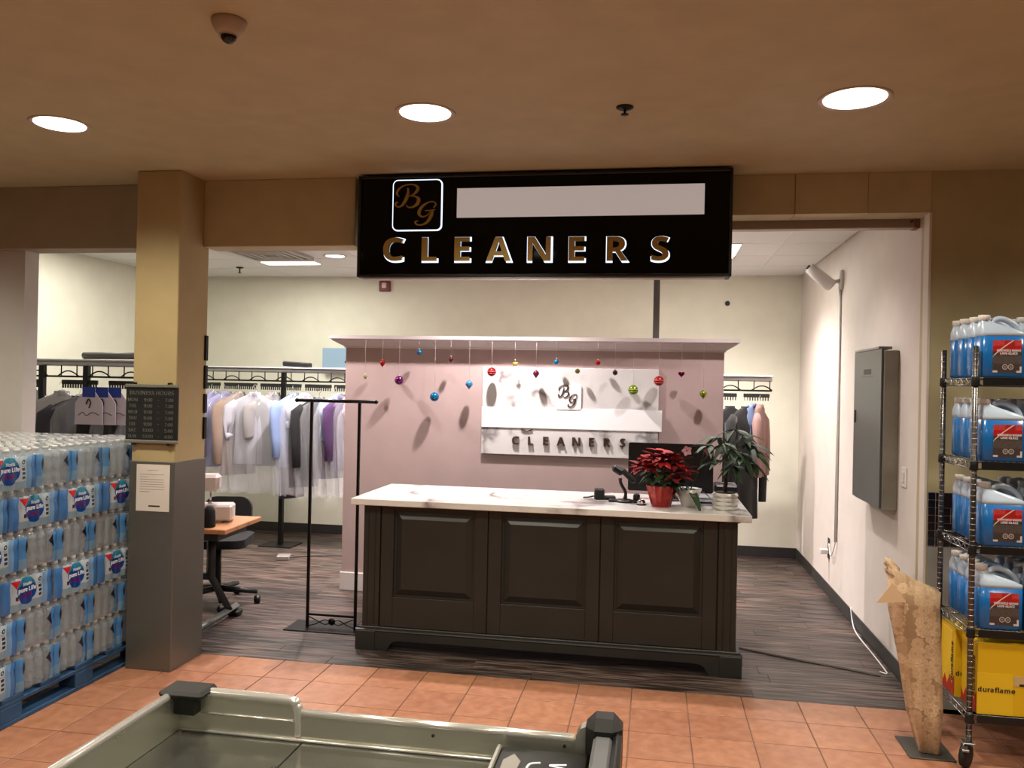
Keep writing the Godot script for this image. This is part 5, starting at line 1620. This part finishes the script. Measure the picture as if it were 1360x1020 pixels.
# ------------------------------------------------------------------ floral paper wrap on a steel plate
func paper_wrap() -> void:
	var w := thing("paper_wrapped_sign", "floral brown paper wrapped around a floor stand by the rack", "wrapped stand", Vector3(1.27, 0, -4.12))
	part(w, "base_plate", bc(Vector3(-0.09, 0, -0.14), Vector3(0.11, 0.007, 0.10), 0.002), mat("plate_steel", Color(0.26, 0.25, 0.23), 0.45, 0.5))
	var im := Image.create(256, 256, false, Image.FORMAT_RGB8)
	var base := Color(0.57, 0.455, 0.345)
	im.fill(base)
	var r2 := RandomNumberGenerator.new()
	r2.seed = 4
	var fl := []
	for i in 60:
		fl.append([r2.randf() * 256, r2.randf() * 256, r2.randf_range(14, 30), r2.randf() * 6.0, r2.randi() % 3])
	for y in 256:
		for x in 256:
			var c := base
			for f in fl:
				var dx := fposmod(x - f[0] + 128.0, 256.0) - 128.0
				var dy := fposmod(y - f[1] + 128.0, 256.0) - 128.0
				var d := sqrt(dx * dx + dy * dy)
				if d < f[2]:
					var a := atan2(dy, dx)
					var rr: float = f[2] * (0.78 + 0.2 * absf(sin(a * 4 + f[3])))
					if d < rr:
						c = [Color(0.77, 0.655, 0.53), Color(0.73, 0.615, 0.49), Color(0.79, 0.68, 0.555)][f[4]]
						if d < rr * 0.3: c = Color(0.67, 0.55, 0.43)
						elif fposmod(a * 8 / TAU + f[3], 1.0) < 0.12: c = Color(0.67, 0.55, 0.43)
						elif d > rr * 0.6 and d < rr * 0.68: c = Color(0.68, 0.56, 0.44)
			im.set_pixel(x, y, c)
	var m := mat("floral_paper", Color.WHITE, 0.75)
	m.albedo_texture = ImageTexture.create_from_image(im)
	m.cull_mode = BaseMaterial3D.CULL_DISABLED
	tri(m, Vector3(3.0, 3.0, 3.0), false)
	# rings from bottom to top: back edge, left edge, ridge, front edge (open folded sheet with thickness)
	var rows := [
		[0.012, Vector2(-0.035, 0.02), Vector2(-0.02, 0.05), Vector2(0.055, 0.06), Vector2(0.062, -0.01)],
		[0.20, Vector2(-0.085, 0.02), Vector2(-0.055, 0.055), Vector2(0.056, 0.055), Vector2(0.066, -0.02)],
		[0.45, Vector2(-0.135, 0.02), Vector2(-0.09, 0.065), Vector2(0.052, 0.05), Vector2(0.065, -0.03)],
		[0.66, Vector2(-0.175, 0.02), Vector2(-0.12, 0.075), Vector2(0.046, 0.045), Vector2(0.06, -0.04)],
		[0.745, Vector2(-0.185, 0.01), Vector2(-0.15, 0.07), Vector2(0.044, 0.045), Vector2(0.058, -0.04)],
	]
	var st := S(0)
	var rings := []
	for q in rows:
		var rg := PackedVector3Array()
		var c := [q[1], q[2], q[3], q[4]]
		for k in 4:
			for s in 4:
				var lift := 0.0
				var a: Vector2 = c[k].lerp(c[(k + 1) % 4], s / 4.0)
				var wob := 0.005 * sin(q[0] * 19.0 + (k * 4 + s) * 2.1)
				if q[0] > 0.7: lift = clampf((0.04 - a.x) * 0.5, 0.0, 0.1)
				rg.append(Vector3(a.x + wob, q[0] + lift, a.y + wob))
		rings.append(rg)
	loft(st, rings, true)
	part(w, "paper_wrap", done(st), m)
	# crumpled upper flap leaning away
	st = S(0)
	var top := []
	for i in 6:
		var t := i / 5.0
		var rg := PackedVector3Array()
		for k in 12:
			var a := -TAU * k / 12
			var ww := lerpf(0.045, 0.018, t) * (1.0 + 0.35 * sin(i * 2.4))
			rg.append(Vector3(lerpf(-0.135, -0.175, t) + cos(a) * ww, lerpf(0.80, 0.885, t) - cos(a) * ww * 0.35 * (1 - t * 0.4) + 0.006 * sin(k * 2.7 + i * 2), 0.01 + sin(a) * lerpf(0.045, 0.012, t) + 0.004 * cos(k * 3.1 + i)))
		top.append(rg)
	loft(st, top, true)
	part(w, "crumpled_flap", done(st), m)
	st = S()
	prism(st, PackedVector2Array([Vector2(-0.255, 0.695), Vector2(-0.185, 0.79), Vector2(-0.12, 0.705)]), 0.07, 0.073)
	part(w, "turned_corner", done(st), mat("plain_paper", Color(0.80, 0.68, 0.55), 0.8), Vector3(0, 0, 0.0), Vector3(0, 0.1, 0))

# ------------------------------------------------------------------ stainless open freezer
func freezer() -> void:
	var f := thing("display_freezer", "stainless open display freezer with black corner caps", "freezer", Vector3(0, 0, 0))
	var ss := mat("stainless", Color(0.78, 0.78, 0.73), 0.32, 0.85)
	ss.roughness_texture = noise_tex(0.008, Color(0.85, 0.85, 0.85), Color(1, 1, 1), 256, 12)
	tri(ss, Vector3(1, 5, 5))
	var edge := mat("bright_edge", Color(0.80, 0.79, 0.77), 0.2, 0.6)
	var deckm := mat("freezer_deck", Color(0.52, 0.52, 0.49), 0.22, 0.85)
	deckm.roughness_texture = noise_tex(0.01, Color(0.6, 0.6, 0.6), Color(1, 1, 1), 256, 14)
	tri(deckm, Vector3(2, 2, 2))
	var blk := mat("black_plastic", Color.BLACK)
	var xl := -1.20
	var xr := -0.075
	var zb := -1.975
	var zf := -0.95
	var deck := 0.755
	part(f, "cabinet", bc(Vector3(xl, 0.06, zb), Vector3(xr, deck - 0.02, zf), 0.02), mat("cabinet_grey", Color(0.30, 0.30, 0.29), 0.4, 0.3))
	part(f, "kick_plate", bc(Vector3(xl + 0.05, 0, zb + 0.05), Vector3(xr - 0.05, 0.06, zf - 0.05)), blk)
	part(f, "deck", bc(Vector3(xl + 0.01, deck - 0.02, zb + 0.01), Vector3(-0.845, deck, zf), 0.001), deckm)
	part(f, "deck", bc(Vector3(-0.841, deck - 0.02, zb + 0.01), Vector3(xr - 0.01, deck, zf), 0.001), deckm)
	# side walls
	var st := S()
	box(st, Vector3(xl + 0.011, (deck + 0.85) / 2, (zb + zf) / 2), Vector3(0.022, 0.85 - deck, zf - zb), 0.002)
	part(f, "side_wall", done(st), ss)
	st = S(0)
	tube(st, [Vector3(xl + 0.011, 0.85, zb + 0.03), Vector3(xl + 0.011, 0.85, zf)], 0.012, 10)
	part(f, "rim", done(st), edge)
	st = S()
	box(st, Vector3(xr - 0.011, (deck + 0.84) / 2, (zb + zf) / 2), Vector3(0.022, 0.84 - deck, zf - zb), 0.002)
	part(f, "side_wall", done(st), ss)
	part(f, "bumper", bc(Vector3(xr - 0.045, 0.80, zb + 0.03), Vector3(xr + 0.0, 0.852, zf), 0.008), mat("grey_bumper", Color(0.34, 0.34, 0.35), 0.5))
	part(f, "bumper_edge", bc(Vector3(xr + 0.0, 0.70, zb + 0.03), Vector3(xr + 0.02, 0.86, zf), 0.008), blk)
	# back wall: guards at both ends, lower run between them
	var guard := PackedVector2Array([Vector2(xl + 0.01, deck), Vector2(-0.862, deck), Vector2(-0.862, 0.82), Vector2(-0.867, 0.838), Vector2(-0.882, 0.85), Vector2(xl + 0.01, 0.852)])
	st = S()
	prism(st, guard, zb, zb + 0.022)
	part(f, "back_guard", done(st), ss)
	st = S(0)
	tube(st, curve_pts([Vector3(xl + 0.06, 0.852, zb + 0.011), Vector3(-0.90, 0.85, zb + 0.011), Vector3(-0.868, 0.84, zb + 0.011), Vector3(-0.860, 0.80, zb + 0.011), Vector3(-0.860, deck + 0.01, zb + 0.011)], 5), 0.013, 10)
	part(f, "guard_rim", done(st), edge)
	part(f, "back_wall", bc(Vector3(-0.855, deck, zb), Vector3(-0.165, 0.818, zb + 0.02), 0.002), ss)
	st = S(0)
	tube(st, [Vector3(-0.85, 0.82, zb + 0.01), Vector3(-0.168, 0.82, zb + 0.01)], 0.011, 10)
	part(f, "rim", done(st), edge)
	st = S(0)
	tube(st, [Vector3(xl + 0.03, deck + 0.004, zb + 0.026), Vector3(-0.15, deck + 0.004, zb + 0.026)], 0.004, 6)
	tube(st, [Vector3(xl + 0.08, 0.805, zb + 0.024), Vector3(-0.87, 0.805, zb + 0.024)], 0.0022, 6)
	part(f, "seam_bead", done(st), edge)
	part(f, "deck_gap", bc(Vector3(-0.8445, deck - 0.015, zb + 0.03), Vector3(-0.8415, deck + 0.001, zf)), blk)
	st = S()
	prism(st, PackedVector2Array([Vector2(-0.165, deck), Vector2(-0.11, deck), Vector2(-0.11, 0.86), Vector2(-0.135, 0.86), Vector2(-0.152, 0.852), Vector2(-0.163, 0.835), Vector2(-0.165, 0.81)]), zb - 0.005, zb + 0.03)
	part(f, "back_guard", done(st), ss)
	# black corner caps
	st = S()
	box(st, Vector3(xl + 0.045, 0.858, zb + 0.025), Vector3(0.12, 0.02, 0.085), 0.008)
	box(st, Vector3(xl + 0.048, 0.835, zb + 0.035), Vector3(0.062, 0.06, 0.034), 0.003)
	part(f, "corner_cap", done(st), blk)
	st = S()
	box(st, Vector3(xr - 0.022, 0.82, zb + 0.02), Vector3(0.085, 0.13, 0.09), 0.022)
	part(f, "corner_cap", done(st), blk)
	part(f, "bolt", disc_z(0.004, 0.004, 8), mat("bolt_steel", Color.GRAY), Vector3(-0.51, 0.80, zb + 0.022))
	part(f, "bolt", disc_z(0.004, 0.004, 8), mat("bolt_steel", Color.GRAY), Vector3(-0.19, 0.805, zb + 0.022))
	# black printed carton lying in the freezer
	var c := thing("printed_carton", "black carton with white lettering lying in the freezer", "carton", Vector3(-0.235, deck + 0.001, -1.66))
	part(c, "carton", bc(Vector3(-0.10, 0, -0.27), Vector3(0.105, 0.045, 0.36), 0.004), mat("carton_black", Color(0.04, 0.04, 0.04), 0.35))
	part(c, "clear_strip", bc(Vector3(-0.112, 0.03, -0.27), Vector3(-0.10, 0.05, 0.36), 0.003), mat("strip_silver", Color(0.62, 0.61, 0.58), 0.25, 0.6))
	var ink := mat("print_white", Color.WHITE)
	part(c, "lettering", letters("WEZ", 0.036, 0.0008, bold, 1.0, 28), ink, Vector3(0.040, 0.0455, -0.155), Vector3(-PI / 2, 0, -PI / 2))
	part(c, "script_loop", tb(curve_pts([Vector3(0.0, 0.0455, -0.20), Vector3(-0.022, 0.0455, -0.19), Vector3(-0.025, 0.0455, -0.16), Vector3(-0.004, 0.0455, -0.15), Vector3(-0.012, 0.0455, -0.12)], 5), 0.003, 5), ink)
	# grey printed picture, plain shapes only
	var pic := S()
	T = Transform3D(Basis(Vector3.RIGHT, -PI / 2), Vector3(0, 0.0452, 0))
	prism(pic, PackedVector2Array([Vector2(-0.085, 0.10), Vector2(-0.05, 0.13), Vector2(-0.045, 0.2), Vector2(-0.065, 0.235), Vector2(-0.085, 0.2)]), 0, 0.0006)
	T = Transform3D()
	part(c, "picture_print", done(pic), mat("print_light_grey", Color(0.5, 0.48, 0.47), 0.5))
	var k := thing("black_scoop", "black plastic scoop handle standing in the freezer", "scoop", Vector3(-0.80, deck + 0.001, -1.70))
	part(k, "handle", lt([Vector2(0.02, 0), Vector2(0.022, 0.02), Vector2(0.016, 0.045), Vector2(0.001, 0.056)], 14), blk)

# ------------------------------------------------------------------ ceilings: lamps, sprinklers, dome camera, vent
func downlight(label: String, at: Vector3, r: float, e: float, c: Color, angle: float, grp: String, size := 0.09) -> void:
	var d := thing("downlight", label, "ceiling light", at, 0.0, grp)
	part(d, "trim_ring", lt([Vector2(r, 0.0), Vector2(r + 0.018, -0.006), Vector2(r + 0.022, 0.0)], 32), mat("light_trim_ring", Color(0.72, 0.68, 0.62), 0.4))
	var st := S(0)
	lathe(st, [Vector2(r, 0.0), Vector2(r * 0.99, -0.004), Vector2(r * 0.6, -0.007), Vector2(0.001, -0.008)], 32)
	part(d, "light_lens", done(st), glow("downlight_lens", Color(1.0, 0.97, 0.92), 3.0))
	spot(at + Vector3(0, -0.03, 0), e, c, angle, size)

func ceiling_things() -> void:
	# hall
	downlight("round recessed downlight in front of the sign end by the column", Vector3(-1.007, HC, -3.50), 0.112, HALL_E, HALL_C, 74, "hall downlights")
	downlight("round recessed downlight in front of the jug rack end of the header", Vector3(0.777, HC, -3.515), 0.122, HALL_E, HALL_C, 74, "hall downlights")
	downlight("round recessed downlight in front of the column over the water", Vector3(-2.772, HC, -3.47), 0.112, HALL_E, HALL_C, 74, "hall downlights")
	for q in [[-2.8, -1.7], [-1.0, -1.7], [0.78, -1.7], [2.55, -3.5], [2.55, -1.7], [-2.8, 0.1], [-1.0, 0.1], [0.78, 0.1], [2.55, 0.1], [-4.55, -3.5], [-4.55, -1.7]]:
		downlight("round recessed downlight further along the hall ceiling", Vector3(q[0], HC, q[1]), 0.115, HALL_E, HALL_C, 74, "hall downlights further back")
	var dc := thing("dome_camera", "white dome security camera on the hall ceiling", "camera", Vector3(-1.405, HC, -2.53))
	var w := mat("dome_white", Color(0.66, 0.60, 0.54), 0.4)
	part(dc, "housing", lt([Vector2(0.001, -0.052), Vector2(0.032, -0.05), Vector2(0.046, -0.034), Vector2(0.056, -0.012), Vector2(0.057, 0.0)], 24), w)
	part(dc, "lens_dome", lt([Vector2(0.001, -0.078), Vector2(0.014, -0.074), Vector2(0.024, -0.062), Vector2(0.027, -0.046)], 18), mat("dome_dark", Color(0.015, 0.012, 0.01), 0.06))
	part(dc, "lens_ring", lt([Vector2(0.027, -0.052), Vector2(0.031, -0.055), Vector2(0.031, -0.047)], 18), w)
	var sp := thing("fire_sprinkler", "dark fire sprinkler head in the hall ceiling", "sprinkler", Vector3(-0.142, HC, -3.516))
	var sm := mat("sprinkler_metal", Color(0.10, 0.085, 0.07), 0.4, 0.7)
	part(sp, "escutcheon", lt([Vector2(0.022, -0.012), Vector2(0.036, -0.006), Vector2(0.037, 0.0)], 18), sm)
	part(sp, "deflector", lt([Vector2(0.001, -0.034), Vector2(0.017, -0.034), Vector2(0.017, -0.031), Vector2(0.005, -0.028), Vector2(0.005, -0.01)], 14), sm)
	# shop
	downlight("bright downlight in the shop ceiling next to the air vent", Vector3(-2.886, SC, -7.17), 0.085, SHOP_E * 1.5, SHOP_C, 66, "shop downlights", 0.06)
	for q in [[-1.15, -5.78, 1.2], [-2.86, -5.78, 0.85], [-1.1, -7.3, 3.0], [0.55, -5.55, 0.4], [0.6, -7.4, 1.1]]:
		downlight("downlight in the shop ceiling hidden behind the black sign", Vector3(q[0], SC, q[1]), 0.06, SHOP_E * q[2], SHOP_C, 68, "shop downlights behind the sign", 0.04)
	var panels := [[-3.50, -7.57, 0.54, 0.17, "bright flat panel light in the shop ceiling behind the air vent"], [0.36, -7.02, 0.60, 0.58, "bright panel light in the shop ceiling beside the black sign"], [-4.5, -6.4, 0.58, 0.58, "bright panel light over the rail behind the water"]]
	for q in panels:
		var p := thing("panel_light", q[4], "ceiling light", Vector3(q[0], SC, q[1]), 0.0, "shop panel lights")
		part(p, "frame", bc(Vector3(-q[2] / 2 - 0.015, -0.002, -q[3] / 2 - 0.015), Vector3(q[2] / 2 + 0.015, 0.012, q[3] / 2 + 0.015), 0.002), mat("tee_bar", Color.WHITE))
		part(p, "light_diffuser", bc(Vector3(-q[2] / 2, -0.008, -q[3] / 2), Vector3(q[2] / 2, -0.001, q[3] / 2), 0.002), glow("panel_light_glow", Color(1.0, 0.98, 0.95), 3.0))
		area(Vector3(q[0], SC - 0.02, q[1]), q[2], q[3], 2.7, Color(1.0, 0.98, 0.94))
	var vt := thing("air_vent", "square ceiling air vent with dark slots in the shop ceiling", "vent", Vector3(-3.42, SC, -6.98))
	part(vt, "backing", bc(Vector3(-0.29, -0.002, -0.27), Vector3(0.29, 0.01, 0.27)), mat("vent_white", Color(0.62, 0.60, 0.57), 0.5))
	for sg in [-1, 1]:
		part(vt, "side_skirt", bc(Vector3(-0.295, -0.026, 0.272 * sg - 0.004), Vector3(0.295, 0.0, 0.272 * sg + 0.004)), mat("vent_white", Color.WHITE))
		part(vt, "side_skirt", bc(Vector3(0.292 * sg - 0.004, -0.026, -0.268), Vector3(0.292 * sg + 0.004, 0.0, 0.268)), mat("vent_white", Color.WHITE))
	for k in 4:
		var a := 0.29 - 0.068 * k
		var st := S()
		for s in [-1, 1]:
			box(st, Vector3(0, -0.022, s * (a - 0.015) * 0.93), Vector3(2 * a, 0.01, 0.034), 0.003)
			box(st, Vector3(s * (a - 0.015), -0.022, 0), Vector3(0.034, 0.01, 2 * a * 0.93 - 0.04), 0.003)
		part(vt, "louvre_ring", done(st), mat("vent_white", Color(0.62, 0.60, 0.57), 0.5))
	var sp2 := thing("fire_sprinkler", "small sprinkler head hanging from the shop ceiling tiles", "sprinkler", Vector3(-4.18, SC, -7.85))
	part(sp2, "escutcheon", lt([Vector2(0.02, -0.012), Vector2(0.04, -0.004), Vector2(0.04, 0.0)], 14), sm)
	part(sp2, "deflector", lt([Vector2(0.001, -0.06), Vector2(0.02, -0.058), Vector2(0.02, -0.055), Vector2(0.007, -0.05), Vector2(0.007, -0.01)], 12), sm)
